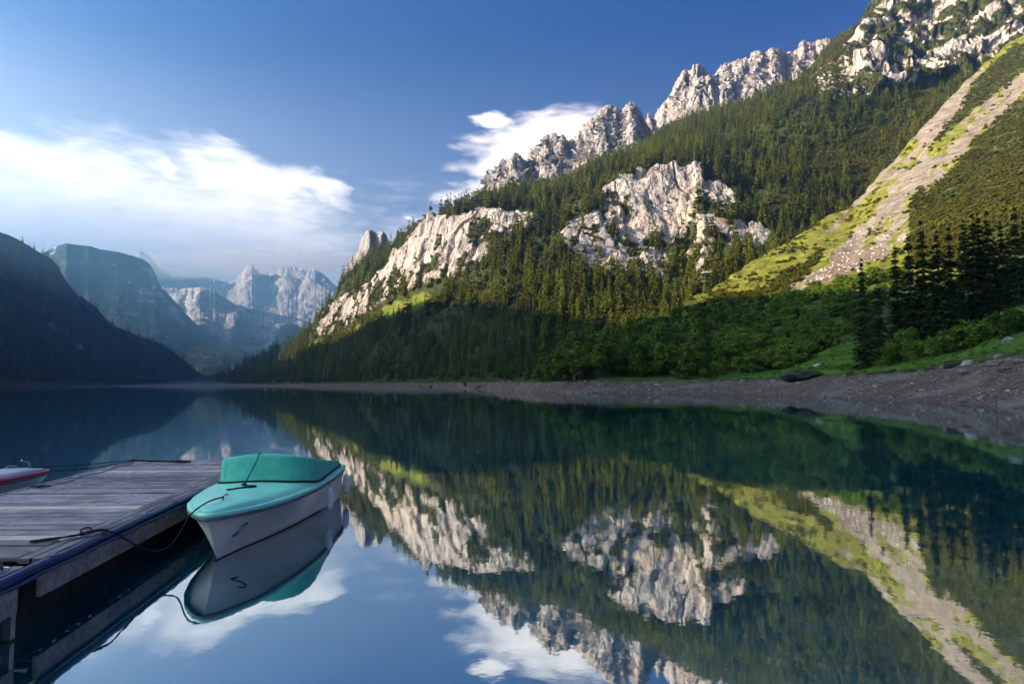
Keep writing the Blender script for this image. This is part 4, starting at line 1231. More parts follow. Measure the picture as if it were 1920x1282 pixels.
jetty = empty('jetty', (0, 0, 0))
tag(jetty, 'weathered wooden plank jetty edged with blue hoses', 'jetty')
L0, L1, PW = 5.90, 13.55, 0.2315
npl = int((L1 - L0) / PW)
for k in range(npl):
    l = L0 + k * PW
    r = random.Random(k)
    new = abs(l + PW / 2 - 6.72) < PW / 2 or abs(l + PW / 2 - 8.30) < PW / 2 or abs(l + PW / 2 - 11.72) < PW / 2
    dz = r.uniform(-0.005, 0.006)
    slab('plank', 0.335 + r.uniform(-0.006, 0.006), 2.80, l + 0.016 + r.uniform(0, 0.014), l + PW - 0.016 - r.uniform(0, 0.014), 0.535 + dz, 0.58 + dz, M_newplank if new else M_plank, jetty, 0.008)
slab('edge_board', 0.085, 0.195, L0 - 0.02, L1, 0.53, 0.586, M_plank, jetty)
NV, NF = [], []
for k in range(npl):
    for a in (0.55, 1.45, 2.35):
        for dl in (0.06, 0.17):
            rr_ = random.Random(k * 31 + int(a * 10) + int(dl * 100))
            c = dock_pt(a + rr_.uniform(-0.015, 0.015), L0 + k * PW + dl + rr_.uniform(-0.01, 0.01), 0.5868)
            i = len(NV)
            NV += [tuple(c + Vector((0.007 * math.cos(q_), 0.007 * math.sin(q_), 0))) for q_ in (0, 1.571, 3.1416, 4.712)]
            NF.append((i, i + 1, i + 2, i + 3))
nails = link('nail_heads', np_mesh('nail_heads', np.array(NV), np.array(NF)), mat_plain('rusty_nail', (0.05, 0.03, 0.022), 0.7), jetty)
nails['kind'] = 'stuff'
slab('edge_board', 0.212, 0.322, L0 - 0.02, L1, 0.53, 0.583, M_plank, jetty)
slab('side_trim', 2.805, 2.84, L0 - 0.02, L1, 0.50, 0.592, M_metal, jetty, 0.004)
slab('end_board', 0.06, 2.80, L1 + 0.005, L1 + 0.05, 0.25, 0.57, M_fascia, jetty)
for k in range(3):
    l0, l1 = 5.78 + k * 2.6, 5.78 + (k + 1) * 2.6 - 0.012
    slab('fascia_board', 0.035, 0.08, l0, min(l1, L1), 0.262, 0.527, M_fascia, jetty)
for a in (0.5, 1.4, 2.3):
    slab('joist', a, a + 0.1, L0 + 0.05, L1 - 0.02, 0.38, 0.53, M_fascia, jetty)
for k in range(9):
    slab('float', 0.30, 2.55, L0 + 0.04 + k * 0.84, L0 + 0.86 + k * 0.84 - 0.03, -0.12, 0.37, M_black, jetty, 0.03)
slab('fascia_board', 0.035, 0.08, 3.9, 5.47, 0.232, 0.527, M_fascia, jetty)
slab('float', 0.35, 2.55, 3.9, 5.40, -0.12, 0.37, M_black, jetty, 0.03)
# near section with its iron ring
for k in range(6):
    l = 5.42 - (k + 1) * PW
    slab('plank', 0.335, 2.80, l + 0.006, l + PW - 0.008, 0.535, 0.58, M_plank, jetty, 0.008)
slab('edge_board', 0.085, 0.195, 3.9, 5.62, 0.53, 0.586, M_plank, jetty)
slab('edge_board', 0.212, 0.322, 3.9, 5.52, 0.53, 0.583, M_plank, jetty)
slab('hinge_plate', 0.10, 0.75, 5.50, 5.84, 0.49, 0.505, M_metal, jetty, 0.003)
slab('timber', 0.62, 2.6, 5.55, 5.72, 0.48, 0.575, M_yellow, jetty)
for a, l in ((0.06, 5.20), (0.06, 5.42)):
    slab('bracket', a - 0.012, a + 0.06, l, l + 0.055, 0.02, 0.28, M_metal, jetty, 0.003)
# hoses along the edge, the lower one sagging between its clips
def hose(a, z, r, l0, l1, sag, n=120):
    pts = []
    for i in range(n + 1):
        l = l0 + (l1 - l0) * i / n
        ph = (l - 5.0) / 0.92
        pts.append(dock_pt(a - sag * 0.3 * math.sin(ph * math.pi) ** 2, l, z - sag * (math.sin(ph * math.pi) ** 2) + 0.004 * math.sin(l * 7)))
    return tube('hose', pts, r, M_hose, jetty, 12)
hose(0.030, 0.556, 0.044, 3.9, L1 - 0.02, 0.006)
hose(0.008, 0.494, 0.021, 3.9, L1 - 0.02, 0.014)
for k in range(11):
    l = 4.1 + k * 0.92
    c0, c1 = dock_pt(0.030, l - 0.05, 0.556), dock_pt(0.030, l + 0.05, 0.556)
    tube('clip', [c0, c1], 0.049, M_hose, jetty, 12)

def mooring_ring(a, l, z, R, label):
    e = empty('mooring_ring', tuple(dock_pt(a, l, z)))
    tag(e, label, 'ring')
    def rel(p): return p
    c = Vector((0, 0, R * 0.35))
    V, F = tube_arrays(ring_path((0.02, 0, 0.014), R, (1, 0, 0), (0, 1, 0.10)), [0.009] * 25, 8)
    link('ring', np_mesh('ring', np.array([tuple(v) for v in V]), np.array(F)), M_metal, e, True)
    V, F = tube_arrays(ring_path((R * 0.2, 0, 0.02), 0.026, (1, 0, 0), (0, 0, 1)), [0.009] * 25, 8)
    link('eye_bolt', np_mesh('eye_bolt', np.array([tuple(v) for v in V]), np.array(F)), M_darkmetal, e, True)
    V, F = tube_arrays([(R * 0.2, 0, -0.01), (R * 0.2, 0, 0.004), (R * 0.2, 0, 0.005)], [0.035, 0.035, 0.001], 12)
    link('base_plate', np_mesh('base_plate', np.array([tuple(v) for v in V]), np.array(F)), M_darkmetal, e, True)
mooring_ring(0.20, 5.44, 0.590, 0.062, 'bare steel ring on the near end of the jetty')
mooring_ring(0.20, 6.70, 0.590, 0.062, 'steel ring with dark rope knotted through it on the jetty edge')

# ------------------------------------------------------------------ boats
def mat_gel(name, col, rough=0.25, coat=0.3):
    m, t, out = material(name)
    tc_ = t.new('ShaderNodeTexCoord')
    n = t.noise(tc_.outputs['Object'], 2.5, 5, 0.6)
    d = t.noise(tc_.outputs['Object'], 22.0, 4, 0.7)
    c = t.mix(t.ramp(n, 0.35, 0.75), tuple(x * 0.88 for x in col), col)
    c = t.mix(t.ramp(d, 0.62, 0.74, 0, 0.22), c, tuple(x * 0.55 for x in col))
    p = principled(t, out, c, t.ramp(n, 0.3, 0.7, rough, rough + 0.15), t.bump(n, 0.05, 0.01), 0.5)
    p.inputs['Coat Weight'].default_value = coat
    p.inputs['Coat Roughness'].default_value = 0.2
    return m
M_hullw = mat_gel('white_hull', (0.90, 0.86, 0.78), 0.3)
M_teal = mat_gel('turquoise_deck', (0.36, 0.95, 0.66), 0.34, 0.15)
def mat_cloth(name, col):
    m, t, out = material(name)
    tc_ = t.new('ShaderNodeTexCoord')
    p_ = tc_.outputs['Object']
    n = t.noise(t.vmul(p_, (1.0, 1.0, 0.35)), 4.5, 3, 0.5, 0.8)
    d = t.noise(p_, 9.0, 5, 0.65)
    weave = t.noise(p_, 160.0, 2, 0.5)
    c = t.mix(t.ramp(d, 0.35, 0.75), tuple(x * 0.80 for x in col), col)
    h_ = t.math('ADD', n, t.math('MULTIPLY', weave, 0.02))
    principled(t, out, c, 0.6, t.bump(h_, 0.45, 0.05), 0.35)
    return m
M_cover = mat_cloth('turquoise_tarpaulin', (0.11, 0.62, 0.42))
M_rail = mat_plain('grey_rub_rail', (0.17, 0.17, 0.20), 0.5, 12.0, 0.1)
M_red = mat_gel('red_antifouling', (0.16, 0.015, 0.015), 0.5, 0.0)
M_redband = mat_gel('red_gunwale', (0.50, 0.02, 0.03), 0.35, 0.2)
M_pink = mat_gel('pale_deck', (0.62, 0.50, 0.54), 0.4, 0.1)
M_seam = mat_plain('black_seam', (0.008, 0.012, 0.013), 0.7)
M_ink = mat_plain('black_paint', (0.012, 0.012, 0.014), 0.5)
M_fender = mat_gel('white_fender', (0.86, 0.83, 0.80), 0.4, 0.1)

BL = 4.85
def half_beam(s):
    xs = [0, 0.05, 0.15, 0.3, 0.5, 0.85, 1.4, 2.2, 3.2, 4.2, 4.7, 4.85]
    ys = [0.0, 0.10, 0.185, 0.29, 0.41, 0.56, 0.70, 0.82, 0.87, 0.87, 0.82, 0.78]
    return float(np.interp(s, xs, ys))
def sheer(s):
    return 0.53 + 0.05 * (1 - s / BL) ** 2 + 0.03 * (s / BL) ** 2

def section(s):
    """outline of half a hull section from keel to sheer: (half breadth, height)"""
    b, zs = half_beam(s), sheer(s)
    bw = b * float(np.interp(s, [0, 0.35, 0.8, 1.6, 2.6, 3.8, 4.85], [0.0, 0.02, 0.18, 0.46, 0.66, 0.84, 0.93]))
    zk = float(np.interp(s, [0, 0.12, 0.25, 0.36, 0.6, 1.2, 4.85], [zs - 0.03, zs - 0.16, 0.20, -0.02, -0.12, -0.16, -0.10]))
    pts = []
    for i in range(13):
        t = i / 12
        z = zk + (zs - zk) * t
        if z < 0.0:
            y = bw * max(0, (z - zk) / (0.0 - zk + 1e-6)) ** 0.8
        else:
            k = (z - max(zk, 0)) / (zs - max(zk, 0) + 1e-6)
            y0 = bw if zk < 0 else 0.0
            y = y0 + (b * 0.985 - y0) * (0.72 * k + 0.28 * k ** 2.6)
        pts.append((y, z))
    return pts

def loft(name, rings, mat, parent, closed_ends=False, smooth=True):
    nr, nc = len(rings), len(rings[0])
    V = np.array([tuple(p) for r_ in rings for p in r_])
    o = link(name, np_mesh(name, V, grid_faces(nr, nc)), mat, parent, smooth)
    return o

STA = [0, 0.03, 0.08, 0.15, 0.22, 0.30, 0.40, 0.5, 0.65, 0.85, 1.1, 1.4, 1.8, 2.2, 2.7, 3.2, 3.7, 4.2, 4.5, 4.7, 4.8, 4.85]
def boat(name, loc, heading, label, m_hull, m_deck, m_edge, m_bottom, covered):
    """built bow at the origin, stern along +x; z = 0 the waterline"""
    e = empty(name, loc, heading)
    tag(e, label, 'boat')
    rings, rb = [], []
    for s in STA:
        sec = section(s)
        full = [(s, -y, z) for y, z in reversed(sec)] + [(s, y, z) for y, z in sec[1:]]
        rings.append(full)
    hull = loft('hull', rings, m_hull, e)
    # transom
    tr = rings[-1]
    c = (BL, 0, 0.25)
    V = [c] + list(tr)
    F = [(0, i, i + 1, i + 1) for i in range(1, len(tr))]
    me = bpy.data.meshes.new('transom')
    me.from_pydata([tuple(v) for v in V], [], [(0, i, i + 1) for i in range(1, len(tr))])
    link('transom', me, m_hull, e)
    # boot stripe below the waterline and a finger above it
    for sd in (-1, 1):
        st = []
        for s in STA[5:]:
            sec = section(s)
            row = []
            for zz in np.linspace(-0.08, 0.014, 4):
                ys = [p[0] for p in sec]
                zs_ = [p[1] for p in sec]
                y = float(np.interp(zz, zs_, ys))
                row.append((s - 0.002, sd * (y + 0.005), zz))
            st.append(row)
        loft('boot_stripe', st, m_bottom, e)
    # rub rail and rounded deck edge, one piece each, run all round
    path = [(s, -half_beam(s), sheer(s)) for s in reversed(STA)] + [(s, half_beam(s), sheer(s)) for s in STA[1:]]
    def rail(nm, off, dz, prof, mat):
        rr = []
        P = [Vector(p) for p in path]
        for i, p in enumerate(P):
            d = (P[min(i + 1, len(P) - 1)] - P[max(i - 1, 0)])
            d.z = 0
            d.normalize()
            nrm = Vector((d.y, -d.x, 0))
            if nrm.dot(Vector((p.x - 2.4, p.y, 0))) < 0:
                nrm = -nrm
            rr.append([p + nrm * (off + q_[0]) + Vector((0, 0, dz + q_[1])) for q_ in prof])
        return loft(nm, rr, mat, e)
    rail('rub_rail', 0.0, 0.0, [(-0.02, -0.028), (0.012, -0.026), (0.02, -0.012), (0.02, 0.006), (0.008, 0.012), (-0.02, 0.012)], M_rail)
    rail('deck_edge', 0.0, 0.012, [(0.010, 0.0), (0.022, 0.012), (0.022, 0.03), (0.012, 0.046), (-0.01, 0.054), (-0.05, 0.052), (-0.065, 0.05), (-0.075, 0.06)], m_edge)
    # crowned fore deck with a raised field
    rows = []
    for s in STA:
        b = max(half_beam(s) - 0.07, 0.001)
        x = s if s > 0.09 else 0.085
        x = min(x, BL - 0.08)
        row = []
        for k in range(25):
            y = -b + 2 * b * k / 24
            fr = abs(y) / b
            rim = float(np.interp(fr, [0, 0.80, 0.90, 1.0], [1, 1, 0.86, 0]))
            z = sheer(s) + 0.070 + 0.035 * rim * min(1, s / 0.35) + 0.055 * (1 - fr ** 2) * min(1, s / 0.6)
            row.append((x, y, z))
        rows.append(row)
    loft('deck', rows, m_deck, e)
    # cleat with horn
    cz = sheer(0.55) + 0.155
    cl = tube('cleat', [Vector((0.50, 0.0, cz)), Vector((0.53, 0.0, cz + 0.035)), Vector((0.62, 0.0, cz + 0.05)), Vector((0.70, 0.0, cz + 0.02))], 0.012, M_metal, e, 8)
    link('base_plate', rock_box((0.09, 0.04, 0.02)), M_metal, cl).location = (0.06, 0, -0.012)
    for xx in (0.02, 0.1):
        link('screw_head', rock_box((0.012, 0.012, 0.008)), M_darkmetal, cl).location = (xx, 0, 0.002)
    if covered:
        # tarpaulin: a raked wall across the boat, running aft along both sides and falling to the stern
        fr = 2.02
        plan = []
        for k in range(-24, 25):
            th = k / 24 * math.pi / 2
            y = 0.775 * math.copysign(abs(math.sin(th)) ** 0.62, th)
            plan.append((fr + 0.95 * (1 - abs(math.cos(th)) ** 0.62), y))
        def side(sd):
            r_ = []
            for s in np.linspace(fr + 1.0, 4.62, 24):
                r_.append((s, sd * min(half_beam(s) - 0.085, 0.775)))
            return r_
        out = list(reversed(side(-1))) + plan + side(1)
        def base_z(x, y):
            b = max(half_beam(x) - 0.07, 0.05)
            f_ = min(abs(y) / b, 1)
            rim = float(np.interp(f_, [0, 0.80, 0.90, 1.0], [1, 1, 0.86, 0]))
            return sheer(x) + 0.070 + 0.035 * rim + 0.055 * (1 - f_ ** 2)
        def top_z(x, y):
            t = (x - fr) / (4.62 - fr)
            return float(np.interp(t, [-0.1, 0.0, 0.05, 0.2, 0.5, 0.8, 1.0], [1.05, 1.06, 1.045, 0.99, 0.88, 0.78, 0.72])) + 0.055 * max(0, 1 - (y / 0.8) ** 2)
        rings = []
        cen = Vector((3.2, 0, 0))
        for (x, y) in out:
            zb, zt = base_z(x, y) + 0.012, top_z(x, y)
            inn = (cen - Vector((x, y, 0)))
            inn.normalize()
            ring = []
            for q_, (f_, i_) in enumerate(((0, -0.008), (0.03, -0.004), (0.35, 0.010), (0.7, 0.018), (0.92, 0.026), (0.98, 0.040), (1.0, 0.06), (1.005, 0.10), (1.0, 0.30))):
                p = Vector((x, y, zb + (zt - zb) * f_)) + inn * i_
                ring.append(p)
            rings.append(ring)
        cov = loft('tarpaulin', rings, M_cover, e)
        # roof of the tarpaulin
        rws = []
        half = len(out) // 2
        inner = [r_[-1] for r_ in rings]
        for i in range(half + 1):
            a, b_ = inner[i], inner[-1 - i]
            rws.append([a.lerp(b_, t) + Vector((0, 0, 0.01 * math.sin(math.pi * t))) for t in np.linspace(0, 1, 9)])
        loft('tarpaulin_roof', rws, M_cover, cov)
        hem = []
        for (x, y) in out:
            inn = (cen - Vector((x, y, 0))).normalized()
            p = Vector((x, y, base_z(x, y) + 0.012)) - inn * 0.012
            hem.append(p)
        tube('hem', hem, 0.018, M_seam, cov, 8)
        for t_ in (-0.45, 0.42):
            i = int(round((t_ + 1) / 2 * 48)) + 24
            tube('seam', [p + (p - cen).normalized() * 0.003 for p in rings[i][:8]], 0.005, M_cover, cov, 6)
        for (x, y) in ((2.9, 0.30), (3.3, 0.25), (4.1, 0.2)):
            k_ = tube('grommet', [Vector((x, y, top_z(x, y) - 0.01)), Vector((x, y, top_z(x, y) + 0.035)), Vector((x + 0.05, y, top_z(x, y) + 0.035))], 0.014, M_metal, cov, 8)
    return e

def rock_box(sz):
    bm = bmesh.new()
    bmesh.ops.create_cube(bm, size=1.0)
    for v in bm.verts:
        v.co = (v.co.x * sz[0], v.co.y * sz[1], v.co.z * sz[2])
    bmesh.ops.bevel(bm, geom=list(bm.edges), offset=min(sz) * 0.2, segments=2, affect='EDGES')
    me = bpy.data.meshes.new('fitting')
    bm.to_mesh(me)
    bm.free()
    return me

BOW = Vector((-3.70, 7.57, 0))
AXIS = Vector((-0.095, 1, 0)).normalized()
teal = boat('moored_boat', tuple(BOW), math.atan2(AXIS.y, AXIS.x), 'white motor boat with turquoise deck and tarpaulin moored beside the jetty', M_hullw, M_teal, M_teal, M_red, True)
SIDE = Vector((AXIS.y, -AXIS.x, 0))          # towards the open water
def bw(s, y, z):
    """boat coordinates (y towards the open water) to the world"""
    return BOW + AXIS * s + SIDE * y + Vector((0, 0, z))

def hull_pt(s, z, off=0.004):
    sec = section(s)
    y = float(np.interp(z, [p[1] for p in sec], [p[0] for p in sec]))
    return Vector((s, -(y + off), z))
# the number on the bow, a bent italic 2
def number_two():
    strokes = [(0.02, 0.105), (0.035, 0.125), (0.06, 0.132), (0.075, 0.12), (0.072, 0.10), (0.05, 0.065), (0.02, 0.03), (0.0, 0.008), (0.03, 0.012), (0.065, 0.016)]
    pth = smooth_path([Vector((p[0], p[1], 0)) for p in strokes], 5)
    V, F = [], []
    s0, z0 = 0.44, 0.26
    for i, p in enumerate(pth):
        d = (pth[min(i + 1, len(pth) - 1)] - pth[max(i - 1, 0)]).normalized()
        nv = Vector((-d.y, d.x, 0)) * (0.0075 if p.y > 0.02 else 0.009)
        for sgn in (-1, 1):
            q_ = p + nv * sgn
            V.append(hull_pt(s0 + q_.x * 2.0, z0 + q_.y * 1.1, 0.006))
    for i in range(len(pth) - 1):
        F.append((2 * i, 2 * i + 1, 2 * i + 3, 2 * i + 2))
    link('number', np_mesh('number', np.array([tuple(v) for v in V]), np.array(F)), M_ink, teal)
number_two()

def fender(s, label, lean):
    z1 = sheer(s) - 0.03
    top = bw(s, half_beam(s) + 0.03, z1)
    e = empty('fender', tuple(top))
    e.rotation_euler = (lean[0], lean[1], 0)
    e.scale = (0.9, 0.9, 0.86)
    tag(e, label, 'fender')
    prof = [(0.0, 0.018), (-0.03, 0.02), (-0.045, 0.03), (-0.06, 0.048), (-0.085, 0.06), (-0.12, 0.064), (-0.36, 0.064), (-0.40, 0.060), (-0.42, 0.045), (-0.43, 0.028), (-0.45, 0.024), (-0.475, 0.022), (-0.48, 0.001)]
    o_ = SIDE * 0.05
    V, F = tube_arrays([(o_.x, o_.y, z) for z, r_ in prof], [r_ for z, r_ in prof], 18)
    link('body', np_mesh('body', np.array([tuple(v) for v in V]), np.array(F)), M_fender, e, True)
    for k in range(9):
        a = 6.283 * k / 9
        V, F = tube_arrays([(o_.x + 0.0645 * math.cos(a), o_.y + 0.0645 * math.sin(a), z) for z in (-0.12, -0.2, -0.3, -0.36)], [0.003, 0.006, 0.006, 0.003], 5)
        link('rib', np_mesh('rib', np.array([tuple(v) for v in V]), np.array(F)), M_fender, e, True)
    V, F = tube_arrays([o_ + Vector((0, 0, -0.02)), o_ + Vector((0, 0, 0.03)), Vector((0, 0, 0.09)), -SIDE * 0.08 + Vector((0, 0, 0.125)), -SIDE * 0.14 + Vector((0, 0, 0.14))], [0.006] * 5, 6)
    link('cord', np_mesh('cord', np.array([tuple(v) for v in V]), np.array(F)), M_rope_d, e, True)
fender(2.75, 'white ribbed fender hanging amidships on the turquoise boat', (0.0, 0.0))
fender(4.25, 'white fender hanging at the stern of the turquoise boat', (0.0, 0.0))

RED_DIR = Vector((-0.45, -0.9, 0)).normalized()
red = boat('moored_boat', (-8.62, 11.55, 0), math.atan2(RED_DIR.y, RED_DIR.x), 'white boat with red gunwale, only its bow in view behind the jetty', M_hullw, M_pink, M_redband, M_red, False)

def rope(name, pts, r, mat, label, n=8):
    o = tube(name, smooth_path(pts, n), r, mat, None, 6)
    tag(o, label, 'rope')
    return o
ring_p = dock_pt(0.17, 6.72, 0.615)
cleat_p = bw(0.52, 0.0, sheer(0.55) + 0.185)
e1 = dock_pt(-0.07, 6.86, 0.585)
rope('mooring_rope', [ring_p, dock_pt(0.05, 6.80, 0.625), e1, dock_pt(-0.14, 6.95, 0.50), dock_pt(-0.26, 7.10, 0.36), dock_pt(-0.36, 7.30, 0.27), dock_pt(-0.43, 7.50, 0.30), dock_pt(-0.46, 7.70, 0.42), bw(0.10, -0.22, 0.63), bw(0.28, -0.10, 0.735), cleat_p], 0.010, M_rope_d, 'thin dark mooring line sagging from the jetty ring to the turquoise bow')
rope('rope_coil', [dock_pt(0.16, 6.70, 0.61), dock_pt(0.24, 6.62, 0.615), dock_pt(0.42, 6.50, 0.60), dock_pt(0.58, 6.46, 0.598), dock_pt(0.44, 6.56, 0.60), dock_pt(0.22, 6.66, 0.61), dock_pt(0.12, 6.74, 0.63), dock_pt(0.18, 6.80, 0.66), dock_pt(0.24, 6.76, 0.64), dock_pt(0.14, 6.68, 0.62), dock_pt(0.06, 6.76, 0.63), dock_pt(0.0, 6.84, 0.625), dock_pt(0.10, 6.86, 0.62), dock_pt(0.16, 6.74, 0.625)], 0.010, M_rope_d, 'dark rope end knotted and coiled at the jetty ring')
fk = bw(1.62, -0.10, sheer(1.62) + 0.175)
rope('cover_cord', [bw(2.10, -0.02, 1.135), bw(2.03, -0.03, 1.13), bw(1.98, -0.035, 1.05), bw(1.80, -0.07, 0.88), fk], 0.008, M_rope_b, 'blue cord pulled tight over the turquoise tarpaulin')
rope('loose_cord', [fk, bw(1.58, -0.06, sheer(1.6) + 0.178), bw(1.55, 0.08, sheer(1.55) + 0.172), bw(1.48, 0.09, sheer(1.5) + 0.17), bw(1.40, -0.05, sheer(1.4) + 0.172), bw(1.26, -0.22, sheer(1.26) + 0.165)], 0.011, M_rope_d, 'dark blue loose cord end lying on the turquoise fore deck')
rope('cord_knot', [fk + Vector((0.03, 0, 0.0)), fk + Vector((0.0, 0.03, 0.02)), fk + Vector((-0.03, 0, 0.0)), fk + Vector((0, -0.03, 0.02)), fk + Vector((0.03, 0.01, 0.01))], 0.012, M_rope_b, 'blue knot where the cord meets the fore deck')
rb_bow = Vector((-8.75, 11.25, 0.72))
far_cl = dock_pt(2.78, 13.15, 0.63)
rope('stern_line', [rb_bow, rb_bow.lerp(far_cl, 0.5) - Vector((0, 0, 0.03)), far_cl], 0.008, M_rope_d, 'upper dark line from the red boat to the far end of the jetty')
rope('stern_line', [Vector((-8.62, 11.5, 0.60)), Vector((-8.62, 11.5, 0.60)).lerp(far_cl, 0.5) - Vector((0, 0, 0.05)), far_cl + Vector((0.05, 0, -0.02))], 0.008, M_rope_d, 'lower dark line from the red boat to the far end of the jetty')
rope('pale_rope', [dock_pt(2.70, 13.2, 0.60), dock_pt(2.62, 12.7, 0.592), dock_pt(2.66, 12.2, 0.592), dock_pt(2.58, 11.6, 0.592), dock_pt(2.66, 11.1, 0.592), dock_pt(2.55, 10.6, 0.592), dock_pt(2.62, 10.1, 0.592), dock_pt(2.85 - 0.15, 9.95, 0.592)], 0.009, M_rope_l, 'thin pale rope winding over the far planks of the jetty')
rope('dark_rope', [dock_pt(2.72, 9.93, 0.60), dock_pt(2.60, 9.98, 0.605), dock_pt(2.78, 9.90, 0.60), dock_pt(2.62, 9.88, 0.605), dock_pt(2.50, 9.96, 0.60)], 0.011, M_rope_d, 'short dark rope end lying on the left planks of the jetty')
rope('rope_bundle', [far_cl, dock_pt(2.6, 13.1, 0.62), dock_pt(2.4, 13.2, 0.60), dock_pt(2.1, 13.1, 0.61), dock_pt(1.8, 13.2, 0.60), dock_pt(1.5, 13.0, 0.61), dock_pt(1.7, 12.95, 0.60), dock_pt(2.0, 13.05, 0.61), dock_pt(2.35, 13.0, 0.62), dock_pt(2.55, 13.15, 0.63)], 0.017, M_rope_d, 'dark rope bundle lying at the far end of the jetty')
# fittings on the red boat's bow
tube('bow_fitting', [Vector((0.30, 0.0, 0.70)), Vector((0.33, 0.0, 0.80)), Vector((0.45, 0.05, 0.83)), Vector((0.36, -0.18, 0.83))], 0.018, M_metal, red, 8)

# marker post in the shallows by the right shore
pp = Vector(on_plane(1869, 776, 0.0))
post = empty('marker_post', tuple(pp))
tag(post, 'thin dark post standing in the shallow water near the right edge', 'post')
V, F = tube_arrays([(0, 0, -0.5), (0.01, 0, 0.6), (0.0, 0, 1.25)], [0.03, 0.028, 0.025], 8)
link('shaft', np_mesh('shaft', np.array([tuple(v) for v in V]), np.array(F)), M_darkmetal, post, True)
V, F = tube_arrays([(0, 0, 1.1), (3.0, 0.4, 1.02), (7.0, 1.0, 1.0)], [0.012] * 3, 6)
link('wire', np_mesh('wire', np.array([tuple(v) for v in V]), np.array(F)), M_darkmetal, post, True)

# ------------------------------------------------------------------ haze
def haze():
    m, t, out = material('haze_air')
    v = t.new('ShaderNodeVolumePrincipled')
    v.inputs['Color'].default_value = (0.20, 0.50, 0.95, 1)
    v.inputs['Density'].default_value = 0.00023
    v.inputs['Anisotropy'].default_value = 0.75
    t.l.new(v.outputs[0], out.inputs['Volume'])
    x0, x1, y0, y1, z0, z1 = -9100, 9100, -3100, 9100, -7.0, 1420
    V = [(x, y, z) for z in (z0, z1) for (x, y) in ((x0, y0), (x1, y0), (x1, y1), (x0, y1))]
    F = [(3, 2, 1, 0), (4, 5, 6, 7), (0, 1, 5, 4), (1, 2, 6, 5), (2, 3, 7, 6), (3, 0, 4, 7)]
    o = link('haze', np_mesh('haze', np.array(V), np.array(F)), m)
    tag(o, 'thin blue morning haze filling the valley', 'haze', kind='stuff')
haze()

# thin mist lying on the far water
def mist(name, px0, px1, y0, y1, top, dens, label, seed):
    m, t, out = material(name + '_air')
    v = t.new('ShaderNodeVolumePrincipled')
    v.inputs['Color'].default_value = (0.80, 0.88, 1.0, 1)
    v.inputs['Density'].default_value = dens
    v.inputs['Anisotropy'].default_value = 0.3
    t.l.new(v.outputs[0], out.inputs['Volume'])
    nu, nv = 60, 24
    U, Vv = np.meshgrid(np.linspace(0, 1, nu), np.linspace(0, 1, nv))
    Y = y0 + (y1 - y0) * Vv
    X = ((px0 + (px1 - px0) * U) - 960) / FPX * Y
    base = np.stack([X, Y, 0 * X + 0.15], -1)
    hgt_ = top * np.sin(math.pi * U) ** 1.5 * np.sin(math.pi * Vv) ** 0.8 * np.clip(0.55 + 0.9 * fbm(base / np.array([45, 90, 1]), 4, seed), 0.06, 1.4)
    upper_ = base + np.stack([0 * X, 0 * X, hgt_ + 0.02], -1)
    n = nu * nv
    F = grid_faces(nv, nu)
    rim = [i for i in range(nu)] + [nu * (k + 1) - 1 for k in range(1, nv)] + [n - 1 - i for i in range(1, nu)] + [nu * (nv - 1 - k) for k in range(1, nv - 1)]
    W_ = [(rim[k], rim[(k + 1) % len(rim)], rim[(k + 1) % len(rim)] + n, rim[k] + n) for k in range(len(rim))]
    o = link(name, np_mesh(name, np.concatenate([base.reshape(-1, 3), upper_.reshape(-1, 3)]), np.concatenate([F[:, ::-1], F + n, np.array(W_)])), m)
    tag(o, label, 'mist', kind='stuff')
mist('lake_mist', 200, 560, 900, 1500, 14, 0.0022, 'thin mist lying on the water at the head of the lake', 501)
mist('shore_mist', 560, 1060, 200, 480, 2.2, 0.0018, 'thin mist along the far gravel shore', 502)

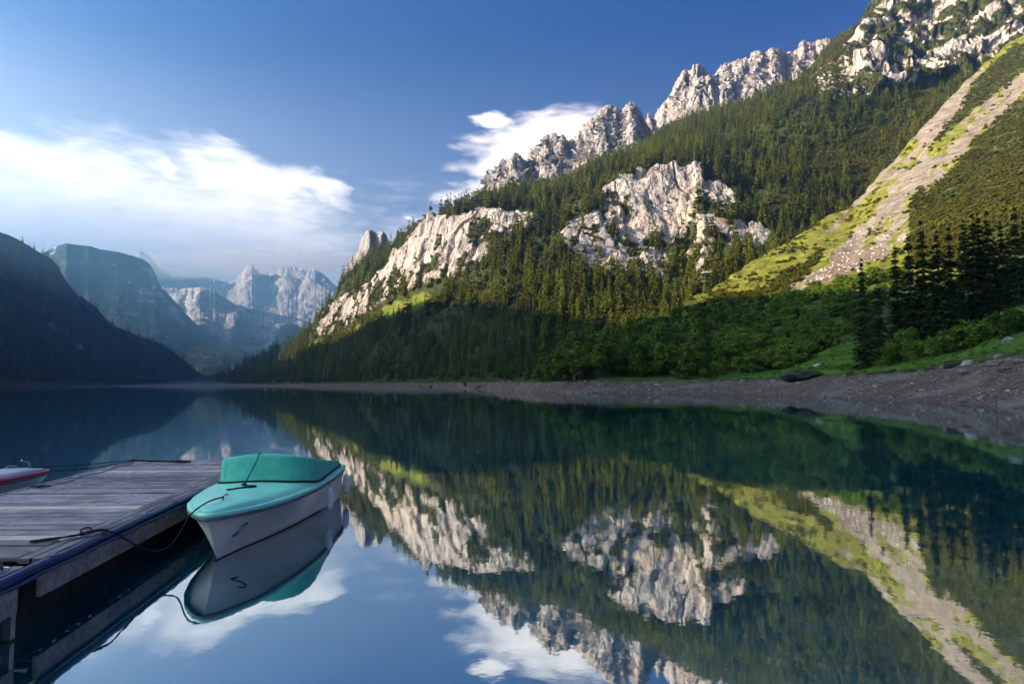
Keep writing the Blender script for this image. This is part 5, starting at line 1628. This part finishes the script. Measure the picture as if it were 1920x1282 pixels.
# low cloud hanging about the far summits
def low_cloud(name, lumps, dens, label):
    m, t, out = material(name + '_vapour')
    v = t.new('ShaderNodeVolumePrincipled')
    v.inputs['Color'].default_value = (0.93, 0.93, 0.96, 1)
    v.inputs['Density'].default_value = dens
    v.inputs['Anisotropy'].default_value = 0.5
    t.l.new(v.outputs[0], out.inputs['Volume'])
    bm = bmesh.new()
    bmesh.ops.create_icosphere(bm, subdivisions=5, radius=1.0)
    V0 = np.array([v_.co[:] for v_ in bm.verts])
    F0_ = np.array([[v_.index for v_ in f.verts] for f in bm.faces])
    bm.free()
    Vs, Fs, n = [], [], 0
    for k, (px, py, Y, rx, ry, rz) in enumerate(lumps):
        c = at(px, py, Y)
        V = V0 * (1 + 0.35 * fbm(V0 * 1.6 + k * 9, 4, 600 + k))[:, None]
        Vs.append(c + V * np.array([rx, ry, rz]))
        Fs.append(F0_ + n)
        n += len(V0)
    o = link(name, np_mesh(name, np.concatenate(Vs), np.concatenate(Fs)), m, None, True)
    tag(o, label, 'mist', kind='stuff')
low_cloud('summit_cloud', [(330, 500, 4300, 480, 260, 95), (440, 492, 4200, 420, 240, 80), (560, 486, 4300, 430, 240, 85)], 0.0013, 'low morning cloud veiling the far summits')

def valley_mist():
    m, t, out = material('valley_mist_air')
    v = t.new('ShaderNodeVolumePrincipled')
    v.inputs['Color'].default_value = (0.22, 0.55, 1.0, 1)
    v.inputs['Density'].default_value = 0.00030
    v.inputs['Anisotropy'].default_value = 0.5
    t.l.new(v.outputs[0], out.inputs['Volume'])
    bm = bmesh.new()
    bmesh.ops.create_icosphere(bm, subdivisions=5, radius=1.0)
    V = np.array([v_.co[:] for v_ in bm.verts])
    F = np.array([[v_.index for v_ in f.verts] for f in bm.faces])
    bm.free()
    V = V * (1 + 0.12 * fbm(V * 1.5, 3, 700))[:, None]
    P = V * np.array([760, 900, 330]) + np.array([-1050, 1600, 0])
    P[:, 2] = np.maximum(P[:, 2], 0.3)
    o = link('valley_mist', np_mesh('valley_mist', P, F), m, None, True)
    tag(o, 'blue mist lying in the shaded valley at the left', 'mist', kind='stuff')
valley_mist()
